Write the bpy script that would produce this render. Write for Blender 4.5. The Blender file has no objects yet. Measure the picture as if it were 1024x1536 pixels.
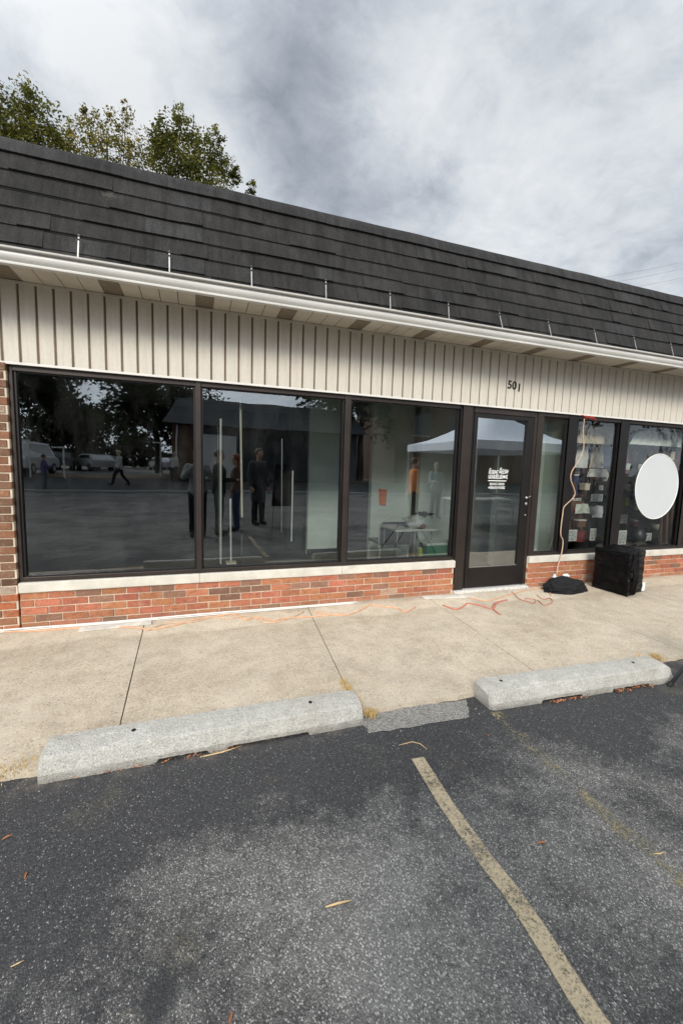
import bpy, bmesh, math, random
from mathutils import Vector, Matrix, noise
random.seed(7)
S = bpy.context.scene
COL = S.collection
PI = math.pi
R = math.radians

# ------------------------------------------------------------------ camera
CH, YAW, PITCH, ROLL, FPX, CY = 1.458, .3338, -.1085, .03, 626.2, -4.135
cy_, sy_ = math.cos(YAW), math.sin(YAW)
cp_, sp_ = math.cos(PITCH), math.sin(PITCH)
FWD = Vector((sy_*cp_, cy_*cp_, sp_)); RT0 = Vector((cy_, -sy_, 0)); UP0 = RT0.cross(FWD)
RT = RT0*math.cos(ROLL)+UP0*math.sin(ROLL); UP = -RT0*math.sin(ROLL)+UP0*math.cos(ROLL)
CAMP = Vector((0, CY, CH))
cd = bpy.data.cameras.new('camera'); cam = bpy.data.objects.new('camera', cd); COL.objects.link(cam)
cam.matrix_world = Matrix(((RT.x, UP.x, -FWD.x, CAMP.x), (RT.y, UP.y, -FWD.y, CAMP.y), (RT.z, UP.z, -FWD.z, CAMP.z), (0, 0, 0, 1)))
cd.sensor_fit = 'HORIZONTAL'; cd.sensor_width = 36; cd.lens = 36*FPX/1024
cd.clip_start = .02; cd.clip_end = 2000
S.camera = cam

def at(px, py, ax, val):
    """surveyed point: where a sight line of the photograph meets a plane of the place"""
    d = FWD + RT*((px-512)/FPX) + UP*((768-py)/FPX)
    return CAMP + d*((val-CAMP[ax])/d[ax])

# ------------------------------------------------------------------ mesh building
class MB:
    def __init__(s): s.v = []; s.f = []; s.c = []; s.cur = (.5, .5, .5)
    def quad(s, *p):
        n = len(s.v); s.v += [tuple(q) for q in p]; s.f.append(tuple(range(n, n+len(p)))); s.c.append(s.cur); return s
    def hexa(s, p):            # 8 points: bottom 4 ccw, top 4 ccw
        n = len(s.v); s.v += [tuple(q) for q in p]
        for f in ((3, 2, 1, 0), (4, 5, 6, 7), (0, 1, 5, 4), (1, 2, 6, 5), (2, 3, 7, 6), (3, 0, 4, 7)):
            s.f.append(tuple(n+i for i in f)); s.c.append(s.cur)
        return s
    def box(s, x0, x1, y0, y1, z0, z1):
        return s.hexa([(x0, y0, z0), (x1, y0, z0), (x1, y1, z0), (x0, y1, z0), (x0, y0, z1), (x1, y0, z1), (x1, y1, z1), (x0, y1, z1)])
    def rbox(s, c, hx, hy, hz, rz=0, rx=0, ry=0):
        M = Matrix.Translation(c) @ Matrix.Rotation(rz, 4, 'Z') @ Matrix.Rotation(ry, 4, 'Y') @ Matrix.Rotation(rx, 4, 'X')
        return s.hexa([M @ Vector(q) for q in ((-hx, -hy, -hz), (hx, -hy, -hz), (hx, hy, -hz), (-hx, hy, -hz), (-hx, -hy, hz), (hx, -hy, hz), (hx, hy, hz), (-hx, hy, hz))])
    def tube(s, pts, r, n=8, closed=False, caps=True):
        pts = [Vector(p) for p in pts]; m = len(pts)
        rr = r if isinstance(r, (list, tuple)) else [r]*m
        base = len(s.v); prev = None
        for i, p in enumerate(pts):
            a = pts[(i-1) % m] if (i > 0 or closed) else p; b = pts[(i+1) % m] if (i < m-1 or closed) else p
            t = (b-a); t = t.normalized() if t.length > 1e-9 else Vector((0, 0, 1))
            if prev is None:
                u = t.orthogonal().normalized()
            else:
                u = (prev - t*prev.dot(t)); u = u.normalized() if u.length > 1e-6 else t.orthogonal().normalized()
            prev = u; w = t.cross(u)
            for k in range(n):
                q = p + (u*math.cos(2*PI*k/n)+w*math.sin(2*PI*k/n))*rr[i]; s.v.append(tuple(q))
        for i in range(m if closed else m-1):
            j = (i+1) % m
            for k in range(n):
                s.f.append((base+i*n+k, base+i*n+(k+1) % n, base+j*n+(k+1) % n, base+j*n+k)); s.c.append(s.cur)
        if caps and not closed:
            s.f.append(tuple(base+k for k in reversed(range(n)))); s.c.append(s.cur)
            s.f.append(tuple(base+(m-1)*n+k for k in range(n))); s.c.append(s.cur)
        return s
    def extr(s, prof, x0, x1, closed=True, nseg=1, fn=None):   # profile of (y,z) swept along x
        n = len(prof); base = len(s.v)
        for i in range(nseg+1):
            x = x0+(x1-x0)*i/nseg
            for (y, z) in prof:
                p = (x, y, z)
                s.v.append(fn(p) if fn else p)
        for i in range(nseg):
            for k in range(n if closed else n-1):
                k2 = (k+1) % n
                s.f.append((base+i*n+k, base+i*n+k2, base+(i+1)*n+k2, base+(i+1)*n+k)); s.c.append(s.cur)
        if closed:
            s.f.append(tuple(base+k for k in reversed(range(n)))); s.c.append(s.cur)
            s.f.append(tuple(base+nseg*n+k for k in range(n))); s.c.append(s.cur)
        return s
    def ell(s, c, rx, ry, rz, nu=16, nv=10, fn=None):
        base = len(s.v); c = Vector(c)
        for j in range(nv+1):
            th = PI*j/nv
            for i in range(nu):
                ph = 2*PI*i/nu
                d = Vector((math.sin(th)*math.cos(ph), math.sin(th)*math.sin(ph), math.cos(th)))
                k = fn(d) if fn else 1
                s.v.append((c.x+d.x*rx*k, c.y+d.y*ry*k, c.z+d.z*rz*k))
        for j in range(nv):
            for i in range(nu):
                s.f.append((base+j*nu+i, base+(j+1)*nu+i, base+(j+1)*nu+(i+1) % nu, base+j*nu+(i+1) % nu)); s.c.append(s.cur)
        return s
    def build(s, name, mat, parent=None, smooth=False, bevel=0, fix=False, subsurf=0):
        me = bpy.data.meshes.new(name)
        me.from_pydata(s.v, [], s.f)
        if len(set(s.c)) > 1:
            ca = me.color_attributes.new('Col', 'FLOAT_COLOR', 'CORNER'); i = 0
            for p, c in zip(me.polygons, s.c):
                for _ in p.loop_indices:
                    ca.data[i].color = (c[0], c[1], c[2], 1); i += 1
        if fix or smooth:
            bm = bmesh.new(); bm.from_mesh(me)
            if smooth: bmesh.ops.remove_doubles(bm, verts=bm.verts, dist=1e-5)
            bmesh.ops.recalc_face_normals(bm, faces=bm.faces); bm.to_mesh(me); bm.free()
        if smooth:
            for p in me.polygons: p.use_smooth = True
        me.materials.append(mat)
        o = bpy.data.objects.new(name, me); COL.objects.link(o)
        if parent: o.parent = parent
        if bevel:
            b = o.modifiers.new('bevel', 'BEVEL'); b.width = bevel; b.segments = 2; b.limit_method = 'ANGLE'
        if subsurf:
            b = o.modifiers.new('sub', 'SUBSURF'); b.levels = b.render_levels = subsurf
        return o

def tag(o, label=None, cat=None, group=None, kind=None):
    if label: o['label'] = label
    if cat: o['category'] = cat
    if group: o['group'] = group
    if kind: o['kind'] = kind
    return o
def empty(name, loc=(0, 0, 0), rz=0):
    o = bpy.data.objects.new(name, None); COL.objects.link(o); o.location = loc; o.rotation_euler.z = rz
    o.empty_display_size = .1; return o
def local(o, parent):   # keep world coordinates of a mesh built in world space under a parent Empty with an offset
    o.parent = parent; o.matrix_parent_inverse = Matrix.Translation(parent.location).inverted() ; return o

# ------------------------------------------------------------------ materials
class NT:
    def __init__(s, name):
        s.m = bpy.data.materials.new(name); s.m.use_nodes = True; s.t = s.m.node_tree; s.t.nodes.clear()
        s.out = s.t.nodes.new('ShaderNodeOutputMaterial'); s._c = None
    def n(s, typ, **kw):
        nd = s.t.nodes.new(typ)
        for k, v in kw.items():
            if k.startswith('i_'):
                key = k[2:]; key = int(key) if key.isdigit() else key.replace('_', ' ')
                s.set(nd.inputs[key], v)
            else: setattr(nd, k, v)
        return nd
    def set(s, inp, v):
        if isinstance(v, bpy.types.NodeSocket): s.t.links.new(v, inp)
        else: inp.default_value = v
    def co(s, scale=(1, 1, 1), rot=(0, 0, 0)):
        if s._c is None: s._c = s.n('ShaderNodeTexCoord').outputs['Object']
        mp = s.n('ShaderNodeMapping'); s.set(mp.inputs['Vector'], s._c)
        mp.inputs['Scale'].default_value = scale; mp.inputs['Rotation'].default_value = rot
        return mp.outputs[0]
    def noise(s, scale, detail=4, rough=.5, vec=None, dist=0, col=False):
        nd = s.n('ShaderNodeTexNoise'); s.set(nd.inputs['Vector'], vec or s.co())
        nd.inputs['Scale'].default_value = scale; nd.inputs['Detail'].default_value = detail
        nd.inputs['Roughness'].default_value = rough; nd.inputs['Distortion'].default_value = dist
        return nd.outputs['Color' if col else 'Fac']
    def vor(s, scale, feature='F1', vec=None, out='Distance', rnd=1):
        nd = s.n('ShaderNodeTexVoronoi', feature=feature); s.set(nd.inputs['Vector'], vec or s.co())
        nd.inputs['Scale'].default_value = scale; nd.inputs['Randomness'].default_value = rnd
        return nd.outputs[out]
    def ramp(s, fac, stops, interp='LINEAR'):
        nd = s.n('ShaderNodeValToRGB'); s.set(nd.inputs[0], fac); cr = nd.color_ramp; cr.interpolation = interp
        while len(cr.elements) < len(stops): cr.elements.new(.5)
        for e, (p, c) in zip(cr.elements, stops):
            e.position = p; e.color = (c, c, c, 1) if isinstance(c, (int, float)) else (*c, 1)
        return nd.outputs[0]
    def math(s, op, a, b=0, c=None, clamp=False):
        nd = s.n('ShaderNodeMath', operation=op, use_clamp=clamp); s.set(nd.inputs[0], a); s.set(nd.inputs[1], b)
        if c is not None: s.set(nd.inputs[2], c)
        return nd.outputs[0]
    def mix(s, fac, a, b, blend='MIX'):
        nd = s.n('ShaderNodeMix', data_type='RGBA', blend_type=blend)
        s.set(nd.inputs[0], fac)
        for i, v in ((6, a), (7, b)):
            if isinstance(v, tuple) and len(v) == 3: v = (*v, 1)
            if isinstance(v, (int, float)): v = (v, v, v, 1)
            s.set(nd.inputs[i], v)
        return nd.outputs[2]
    def sep(s, vec):
        nd = s.n('ShaderNodeSeparateXYZ'); s.set(nd.inputs[0], vec); return nd.outputs
    def bump(s, h, strength=.4, dist=.01, normal=None):
        nd = s.n('ShaderNodeBump'); s.set(nd.inputs['Height'], h)
        nd.inputs['Strength'].default_value = strength; nd.inputs['Distance'].default_value = dist
        if normal: s.set(nd.inputs['Normal'], normal)
        return nd.outputs[0]
    def bsdf(s, color, rough=.6, metal=0, normal=None, spec=.5, alpha=None, **kw):
        b = s.n('ShaderNodeBsdfPrincipled')
        if isinstance(color, tuple) and len(color) == 3: color = (*color, 1)
        s.set(b.inputs['Base Color'], color); s.set(b.inputs['Roughness'], rough); s.set(b.inputs['Metallic'], metal)
        s.set(b.inputs['Specular IOR Level'], spec)
        if normal: s.set(b.inputs['Normal'], normal)
        if alpha is not None: s.set(b.inputs['Alpha'], alpha)
        for k, v in kw.items(): s.set(b.inputs[k.replace('_', ' ')], v)
        s.t.links.new(b.outputs[0], s.out.inputs[0]); return s.m

def plain(name, c, rough=.6, metal=0, var=.12, scale=6, bump=.15, bscale=40, spec=.4):
    t = NT(name); nz = t.noise(scale, 5, .6)
    k = t.ramp(nz, [(.3, 1-var), (.7, 1+var)])
    colr = t.mix(1, k, c, 'MULTIPLY')
    return t.bsdf(colr, rough, metal, t.bump(t.noise(bscale, 3), bump, .004), spec)
def vcol(name, rough=.85, nscale=60, var=.25, bump=.5, spec=.2, extra=None):
    t = NT(name); a = t.n('ShaderNodeAttribute', attribute_name='Col').outputs['Color']
    nz = t.noise(nscale, 5, .65); big = t.noise(2.2, 4, .6)
    c = t.mix(1, t.ramp(nz, [(.25, 1-var), (.75, 1+var)]), a, 'MULTIPLY')
    c = t.mix(1, t.ramp(big, [(.3, .85), (.7, 1.12)]), c, 'MULTIPLY')
    if extra: c = extra(t, c)
    return t.bsdf(c, rough, 0, t.bump(nz, bump, .004), spec)

# asphalt ---------------------------------------------------------------
def asphalt():
    t = NT('asphalt')
    P = t.co(); xyz = t.sep(P)
    wear = t.noise(.9, 5, .62, dist=.4)
    wear2 = t.noise(3.2, 5, .65)
    w = t.math('ADD', t.math('MULTIPLY', wear, .65), t.math('MULTIPLY', wear2, .35))
    # the strip nearest the walk was re-sealed and stays dark
    yfar = t.ramp(t.math('MULTIPLY_ADD', xyz[1], .5, 1.95), [(.35, .0), (.62, .10), (.78, .19)])  # y -3.2..-2.3
    wv = t.math('SUBTRACT', w, yfar)
    def wb(cx, cyy, rx, ry, amt):
        dx = t.math('DIVIDE', t.math('SUBTRACT', xyz[0], cx), rx); dy = t.math('DIVIDE', t.math('SUBTRACT', xyz[1], cyy), ry)
        d = t.math('SQRT', t.math('ADD', t.math('MULTIPLY', dx, dx), t.math('MULTIPLY', dy, dy)))
        d = t.math('ADD', d, t.math('MULTIPLY_ADD', wear2, 1.6, -.8))
        return t.math('MULTIPLY', t.ramp(d, [(.2, 1), (1.1, 0)]), amt)
    for a_ in ((.02, -2.70, .32, .26, .15), (.42, -2.92, .42, .36, .20), (.95, -2.75, .35, .35, .09), (1.75, -2.5, .35, .3, .10), (.75, -3.25, .5, .35, .12), (-.25, -2.45, .18, .12, .10), (1.5, -3.1, .4, .4, .08), (.55, -2.3, .8, .13, -.10), (-.5, -2.5, .3, .4, -.06), (.1, -3.3, .35, .2, -.04)):
        wv = t.math('ADD', wv, wb(*a_))
    wv = t.math('ADD', wv, t.math('MULTIPLY_ADD', t.noise(13, 6, .8), .42, -.21))
    dens = t.ramp(wv, [(.40, 0), (.50, .40), (.66, 1)])
    pw = t.n('ShaderNodeVectorMath', operation='ADD'); t.set(pw.inputs[0], t.co((1, .72, 1), (0, 0, .4))); jn = t.n('ShaderNodeVectorMath', operation='SCALE'); t.set(jn.inputs[0], t.noise(60, 2, .5, col=True)); jn.inputs['Scale'].default_value = .008; t.set(pw.inputs[1], jn.outputs[0]); PW = pw.outputs[0]
    stone = t.vor(200, vec=PW, out='Color'); sr = t.sep(stone)
    dist = t.vor(200, vec=PW)
    chip = t.math('MULTIPLY', t.math('LESS_THAN', sr[0], t.math('MULTIPLY_ADD', dens, .55, .06)), t.ramp(dist, [(.3, 1), (.55, 0)]))
    st2 = t.vor(340, out='Color'); s2 = t.sep(st2)
    chip2 = t.math('LESS_THAN', s2[1], t.math('MULTIPLY_ADD', dens, .62, .035))
    st3 = t.sep(t.vor(46, out='Color')); d3 = t.vor(46)
    chip3 = t.math('MULTIPLY', t.math('LESS_THAN', st3[2], .018), t.ramp(d3, [(.15, 1), (.22, 0)]))
    base = t.mix(t.ramp(wv, [(.40, 0), (.64, 1)]), (.042, .0415, .0425), (.122, .117, .107))
    base = t.mix(1, t.ramp(t.noise(90, 4, .7), [(.3, .5), (.7, 1.5)]), base, 'MULTIPLY')
    c = t.mix(t.math('MULTIPLY', chip2, .6), base, (.19, .187, .18))
    cc = t.mix(sr[1], (.22, .215, .20), (.56, .545, .51))
    c = t.mix(t.math('MULTIPLY', chip, t.math('MULTIPLY_ADD', dens, .35, .6)), c, cc)
    c = t.mix(chip3, c, (.5, .48, .43))
    # drip of oil, pale patch before the gap of the stops, sandy dirt along the walk
    def blob(cx, cyy, rx, ry, lo=.55, hi=1.0):
        dx = t.math('DIVIDE', t.math('SUBTRACT', xyz[0], cx), rx); dy = t.math('DIVIDE', t.math('SUBTRACT', xyz[1], cyy), ry)
        d = t.math('SQRT', t.math('ADD', t.math('MULTIPLY', dx, dx), t.math('MULTIPLY', dy, dy)))
        d = t.math('ADD', d, t.math('MULTIPLY_ADD', t.noise(9, 4, .6), .7, -.35))
        return t.ramp(d, [(lo, 1), (hi, 0)])
    c = t.mix(t.math('MULTIPLY', blob(-.11, -3.02, .06, .085), .8), c, (.026, .028, .03))
    c = t.mix(t.math('MULTIPLY', blob(-.05, -2.86, .035, .06), .4), c, (.022, .023, .024))
    sand = t.ramp(t.math('MULTIPLY_ADD', xyz[1], 1, 2.55), [(.42, 0), (.57, 1)])
    sn = t.ramp(t.noise(4.5, 5, .7), [(.47, 0), (.62, 1)])
    c = t.mix(t.math('MULTIPLY', t.math('MULTIPLY', sand, sn), .55), c, (.23, .19, .15))
    dirt = t.math('MULTIPLY', t.ramp(t.noise(2.3, 4, .7, vec=t.co((1, 1, 1), (0, 0, 1))), [(.6, 0), (.72, .5)]), t.ramp(t.noise(120, 3, .7), [(.5, 0), (.65, 1)]))
    c = t.mix(dirt, c, (.22, .19, .11))
    h = t.math('ADD', t.math('MULTIPLY', dist, -.6), t.math('MULTIPLY', t.noise(200, 3, .6), .5))
    return t.bsdf(c, .82, 0, t.bump(h, .75, .006), .35)

def concrete_walk():
    t = NT('sidewalk_concrete'); P = t.co(); xyz = t.sep(P)
    big = t.noise(1.1, 5, .6, dist=.3); mid = t.noise(7, 5, .65); fine = t.noise(170, 3, .7)
    c = t.mix(t.ramp(big, [(.35, 0), (.65, 1)]), (.42, .35, .26), (.53, .45, .345))
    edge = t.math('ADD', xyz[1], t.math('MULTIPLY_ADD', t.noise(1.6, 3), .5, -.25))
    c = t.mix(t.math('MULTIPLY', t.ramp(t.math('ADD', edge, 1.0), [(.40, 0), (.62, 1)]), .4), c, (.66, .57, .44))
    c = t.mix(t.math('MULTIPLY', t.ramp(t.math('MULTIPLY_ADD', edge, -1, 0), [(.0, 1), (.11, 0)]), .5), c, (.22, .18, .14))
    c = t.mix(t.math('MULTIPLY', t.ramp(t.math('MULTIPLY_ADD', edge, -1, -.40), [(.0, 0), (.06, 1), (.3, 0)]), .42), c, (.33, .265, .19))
    c = t.mix(1, t.ramp(mid, [(.3, .84), (.7, 1.12)]), c, 'MULTIPLY')
    c = t.mix(1, t.ramp(fine, [(.3, .70), (.7, 1.25)]), c, 'MULTIPLY')
    ag = t.sep(t.vor(120, out='Color'))
    c = t.mix(t.math('MULTIPLY', t.math('LESS_THAN', ag[0], .10), .45), c, (.62, .56, .47))
    c = t.mix(t.math('MULTIPLY', t.math('GREATER_THAN', ag[0], .93), .5), c, (.17, .13, .10))
    c = t.mix(t.math('MULTIPLY', t.ramp(t.vor(3.1), [(.012, 1), (.028, 0)]), .8), c, (.05, .04, .035))
    st = t.ramp(t.noise(2.6, 6, .7, vec=t.co((1, 2.2, 1))), [(.58, 0), (.72, 1)])
    c = t.mix(t.math('MULTIPLY', st, .26), c, (.25, .20, .15))
    c = t.mix(t.math('MULTIPLY', t.ramp(t.noise(1.7, 7, .75, vec=t.co((1, 1, 1), (0, 0, 2))), [(.52, 0), (.66, 1)]), .3), c, (.56, .50, .41))
    c = t.mix(t.math('MULTIPLY', t.ramp(t.vor(2.3, vec=t.co((1, 1, 1), (0, 0, .7))), [(.02, 1), (.06, 0)]), .3), c, (.15, .12, .1))
    fe = t.ramp(t.math('ADD', xyz[1], t.math('MULTIPLY', t.noise(5, 4, .7), .25)), [(0, 1), (1, 0)])
    oe = t.ramp(t.math('MULTIPLY_ADD', t.math('ADD', xyz[1], t.math('MULTIPLY', t.noise(5, 4, .7), .25)), -1, -1.5), [(.18, 0), (.38, 1)])
    c = t.mix(t.math('MULTIPLY', oe, .35), c, (.52, .46, .36))
    return t.bsdf(c, .9, 0, t.bump(t.math('ADD', fine, t.math('MULTIPLY', mid, .6)), .45, .004), .25)

def stop_concrete():
    t = NT('parking_stop_concrete'); fine = t.noise(120, 4, .7); mid = t.noise(14, 5, .7)
    c = t.mix(t.ramp(mid, [(.3, 0), (.7, 1)]), (.41, .395, .355), (.55, .535, .485))
    c = t.mix(1, t.ramp(fine, [(.3, .66), (.7, 1.2)]), c, 'MULTIPLY')
    ag = t.sep(t.vor(170, out='Color'))
    c = t.mix(t.math('MULTIPLY', t.math('LESS_THAN', ag[0], .12), .35), c, (.22, .21, .185))
    c = t.mix(t.math('MULTIPLY', t.math('GREATER_THAN', ag[1], .92), .25), c, (.66, .64, .58))
    pit = t.ramp(t.vor(22), [(.06, 1), (.13, 0)])
    c = t.mix(t.math('MULTIPLY', pit, .5), c, (.22, .21, .2))
    dirty = t.ramp(t.noise(3, 5, .7), [(.5, 0), (.7, 1)])
    c = t.mix(t.math('MULTIPLY', dirty, .3), c, (.33, .29, .23))
    h = t.math('ADD', t.math('MULTIPLY', t.vor(120), .5), fine)
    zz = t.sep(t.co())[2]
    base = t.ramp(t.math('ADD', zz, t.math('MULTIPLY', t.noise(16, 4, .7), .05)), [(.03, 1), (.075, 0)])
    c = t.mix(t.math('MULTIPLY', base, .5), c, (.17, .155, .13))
    scuff = t.ramp(t.noise(5, 6, .8, vec=t.co((.6, 3, 3))), [(.56, 0), (.66, 1)])
    c = t.mix(t.math('MULTIPLY', scuff, .4), c, (.22, .215, .2))
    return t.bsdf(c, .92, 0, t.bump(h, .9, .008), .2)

def shingle():
    def ex(t, c):
        v = t.co((1, .25, .25)); st = t.noise(14, 6, .75, vec=t.co((1, .2, .2)))
        c = t.mix(1, t.ramp(t.noise(1.4, 4, .6), [(.35, .85), (.7, 1.25)]), c, 'MULTIPLY')
        c = t.mix(1, t.ramp(st, [(.35, .6), (.7, 1.5)]), c, 'MULTIPLY')
        g = t.noise(240, 2, .8)
        c = t.mix(1, t.ramp(g, [(.35, .55), (.65, 1.5)]), c, 'MULTIPLY')
        xyz = t.sep(t.co())
        dx = t.math('DIVIDE', t.math('SUBTRACT', xyz[0], -.62), .07); dz = t.math('DIVIDE', t.math('SUBTRACT', xyz[2], 3.47), .06)
        d = t.math('SQRT', t.math('ADD', t.math('MULTIPLY', dx, dx), t.math('MULTIPLY', dz, dz)))
        d = t.math('ADD', d, t.math('MULTIPLY_ADD', t.noise(40, 4, .7), 2.2, -1.1))
        return t.mix(t.math('MULTIPLY', t.ramp(d, [(.1, 1), (.8, 0)]), .3), c, (.16, .15, .13))
    return vcol('asphalt_shingle', .9, 90, .3, .8, .25, ex)

def brickm():
    def ex(t, c):
        st = t.ramp(t.noise(11, 6, .8), [(.55, 0), (.72, 1)])
        c = t.mix(t.math('MULTIPLY', st, .5), c, (.50, .38, .27))
        bt = t.ramp(t.noise(17, 4, .6, vec=t.co((1, 1, 2))), [(.52, 0), (.62, 1)])
        c = t.mix(t.math('MULTIPLY', bt, .4), c, (.17, .075, .05))
        zb = t.ramp(t.math('ADD', t.sep(t.co())[2], t.math('MULTIPLY', t.noise(8, 3), .05)), [(.02, .45), (.075, 0)])
        c = t.mix(zb, c, (.30, .22, .15))
        dk = t.ramp(t.noise(45, 4, .7, vec=t.co((1, 1, 3))), [(.55, 0), (.75, 1)])
        return t.mix(t.math('MULTIPLY', dk, .45), c, (.07, .045, .035))
    return vcol('brick', .88, 70, .28, .6, .2, ex)

def siding():
    t = NT('siding_vinyl'); xyz = t.sep(t.co())
    v = t.co((6, 1, .6)); streak = t.noise(3, 5, .65, vec=v)
    c = t.mix(t.ramp(streak, [(.35, 0), (.7, 1)]), (.61, .57, .50), (.55, .51, .435))
    drip = t.ramp(t.noise(9, 4, .6, vec=t.co((5, 1, .3))), [(.52, 0), (.75, 1)])
    c = t.mix(t.math('MULTIPLY', drip, .22), c, (.33, .28, .21))
    up = t.ramp(t.math('SUBTRACT', t.math('ADD', xyz[2], t.math('MULTIPLY', streak, .12)), 2.2), [(.45, 0), (.66, 1)])  # soffit shade painted into the colour of the upper boards
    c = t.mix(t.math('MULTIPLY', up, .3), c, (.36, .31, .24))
    c = t.mix(1, t.ramp(t.noise(60, 3, .6), [(.3, .96), (.7, 1.04)]), c, 'MULTIPLY')
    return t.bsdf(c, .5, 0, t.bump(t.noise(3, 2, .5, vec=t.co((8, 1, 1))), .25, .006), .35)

def glassm(name, tint=(.90, .95, .92), boost=2.6, base=.085, wav=.12, wscale=1.6, wdist=.01, dirt=.05):
    t = NT(name)
    fr = t.n('ShaderNodeFresnel'); fr.inputs['IOR'].default_value = 1.5
    nz = t.noise(wscale, 2, .4)
    nb = t.bump(nz, wav, wdist)
    f = t.math('MULTIPLY_ADD', fr.outputs[0], boost, base, clamp=True)
    tr = t.n('ShaderNodeBsdfTransparent'); tr.inputs[0].default_value = (*tint, 1)
    gl = t.n('ShaderNodeBsdfGlossy'); gl.inputs['Color'].default_value = (.92, .97, 1, 1); gl.inputs['Roughness'].default_value = .0
    t.set(gl.inputs['Normal'], nb)
    m1 = t.n('ShaderNodeMixShader'); t.set(m1.inputs[0], f); t.set(m1.inputs[1], tr.outputs[0]); t.set(m1.inputs[2], gl.outputs[0])
    df = t.n('ShaderNodeBsdfDiffuse'); df.inputs[0].default_value = (.35, .36, .34, 1)
    dn = t.ramp(t.noise(2.5, 6, .75, vec=t.co((1.5, 1, .6))), [(.45, 0), (.8, dirt)])
    m2 = t.n('ShaderNodeMixShader'); t.set(m2.inputs[0], dn); t.set(m2.inputs[1], m1.outputs[0]); t.set(m2.inputs[2], df.outputs[0])
    t.t.links.new(m2.outputs[0], t.out.inputs[0]); return t.m

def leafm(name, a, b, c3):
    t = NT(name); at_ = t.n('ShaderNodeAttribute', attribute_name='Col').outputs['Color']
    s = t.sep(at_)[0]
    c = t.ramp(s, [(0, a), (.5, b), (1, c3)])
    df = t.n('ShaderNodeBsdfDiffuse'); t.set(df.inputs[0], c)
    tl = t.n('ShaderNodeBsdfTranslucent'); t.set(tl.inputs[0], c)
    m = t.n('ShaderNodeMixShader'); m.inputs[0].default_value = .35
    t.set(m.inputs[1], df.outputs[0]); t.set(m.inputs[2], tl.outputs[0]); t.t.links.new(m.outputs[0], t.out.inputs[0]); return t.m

def worn_paint(name, colr, cover):
    """thin painted sheet: paint is missing where the noise says so"""
    t = NT(name); xyz = t.sep(t.co())
    n1 = t.noise(60, 5, .75); n2 = t.noise(6, 4, .6); n3 = t.noise(220, 2, .8)
    k = t.math('ADD', t.math('ADD', t.math('MULTIPLY', n1, .45), t.math('MULTIPLY', n2, .35)), t.math('MULTIPLY', n3, .25))
    a = t.ramp(k, [(cover-.05, 1), (cover+.05, 0)])
    uv = t.n('ShaderNodeAttribute', attribute_name='Col').outputs['Color']; e = t.sep(uv)[0]
    ea = t.ramp(t.math('ADD', e, t.math('MULTIPLY_ADD', n1, .6, -.3)), [(.12, 0), (.4, 1)])
    c = t.mix(1, t.ramp(t.noise(150, 4, .8), [(.3, .72), (.7, 1.2)]), colr, 'MULTIPLY')
    ag = t.sep(t.vor(150, out='Color'))
    c = t.mix(t.math('MULTIPLY', t.math('LESS_THAN', ag[0], .18), .4), c, (.09, .085, .08))
    return t.bsdf(c, .8, 0, t.bump(n3, .5, .004), .3, alpha=t.math('MULTIPLY', a, ea))

M = {}
M['asphalt'] = asphalt(); M['walk'] = concrete_walk(); M['stop'] = stop_concrete()
M['shingle'] = shingle(); M['brick'] = brickm(); M['siding'] = siding()
M['mortar'] = plain('mortar', (.60, .50, .38), .95, var=.2, bump=.5, bscale=90)
M['sill'] = plain('limestone_sill', (.56, .53, .46), .85, var=.16, scale=5, bump=.4, bscale=120)
M['groove'] = plain('siding_groove', (.17, .125, .08), .8, var=.25, scale=3)
M['soffit'] = plain('soffit_vinyl', (.50, .46, .39), .55, var=.12, scale=4, bump=.1)
M['vent'] = plain('soffit_vent', (.20, .165, .12), .8, var=.2, scale=30, bump=.5, bscale=200)
M['trim'] = plain('white_trim', (.72, .70, .66), .4, var=.06, scale=5, bump=.05)
M['gutter'] = plain('gutter_enamel', (.57, .56, .525), .38, var=.07, scale=1.7, bump=.08, bscale=5, spec=.5)
M['bronze'] = plain('bronze_frame', (.036, .027, .023), .42, .35, var=.2, scale=4, bump=.05, spec=.5)
M['door_bronze'] = plain('door_bronze', (.017, .0145, .0135), .38, .3, var=.2, scale=4, bump=.05)
M['bronze_dark'] = plain('dark_bronze', (.012, .010, .010), .45, .2, var=.2, scale=4, bump=.05)  # darker bronze for gaskets, narrow posts, mullions and push bar
M['rubber'] = plain('black_gasket', (.012, .012, .013), .6)
M['steel'] = plain('steel', (.55, .55, .54), .32, .9, var=.08)
M['galv'] = plain('galvanised_strap', (.36, .355, .34), .45, .6, var=.2, scale=30)
M['black_plastic'] = None
M['interior_wall'] = plain('interior_paint', (.70, .78, .72), .8, var=.05, scale=3, bump=.1)
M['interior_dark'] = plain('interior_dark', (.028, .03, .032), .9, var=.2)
M['interior_floor'] = plain('interior_carpet', (.11, .115, .11), .95, var=.2, bump=.4, bscale=150)
M['ceiling'] = plain('ceiling_tile', (.5, .5, .48), .9)
M['white'] = plain('white_paint', (.75, .75, .72), .6, var=.05)
M['lath'] = plain('pale_lath', (.72, .66, .55), .7, var=.1)
M['black'] = plain('black_cloth', (.006, .006, .0075), .9, var=.3, scale=20, bump=.4, bscale=60)
M['paper'] = plain('paper', (.70, .72, .72), .8, var=.08, scale=20)
M['oval'] = plain('oval_vinyl', (.50, .52, .525), .75, var=.02, scale=3, bump=.02)
M['orange'] = plain('orange_paper', (.75, .18, .05), .7, var=.1)
M['green'] = plain('green_plastic', (.02, .22, .10), .45)
M['lime'] = plain('lime_liquid', (.45, .55, .04), .3)
M['wood'] = plain('brown_wood', (.17, .085, .045), .6, var=.35, scale=3, bump=.2)
M['beige'] = plain('beige_linen', (.62, .54, .42), .9, var=.2, scale=14, bump=.3)
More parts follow.
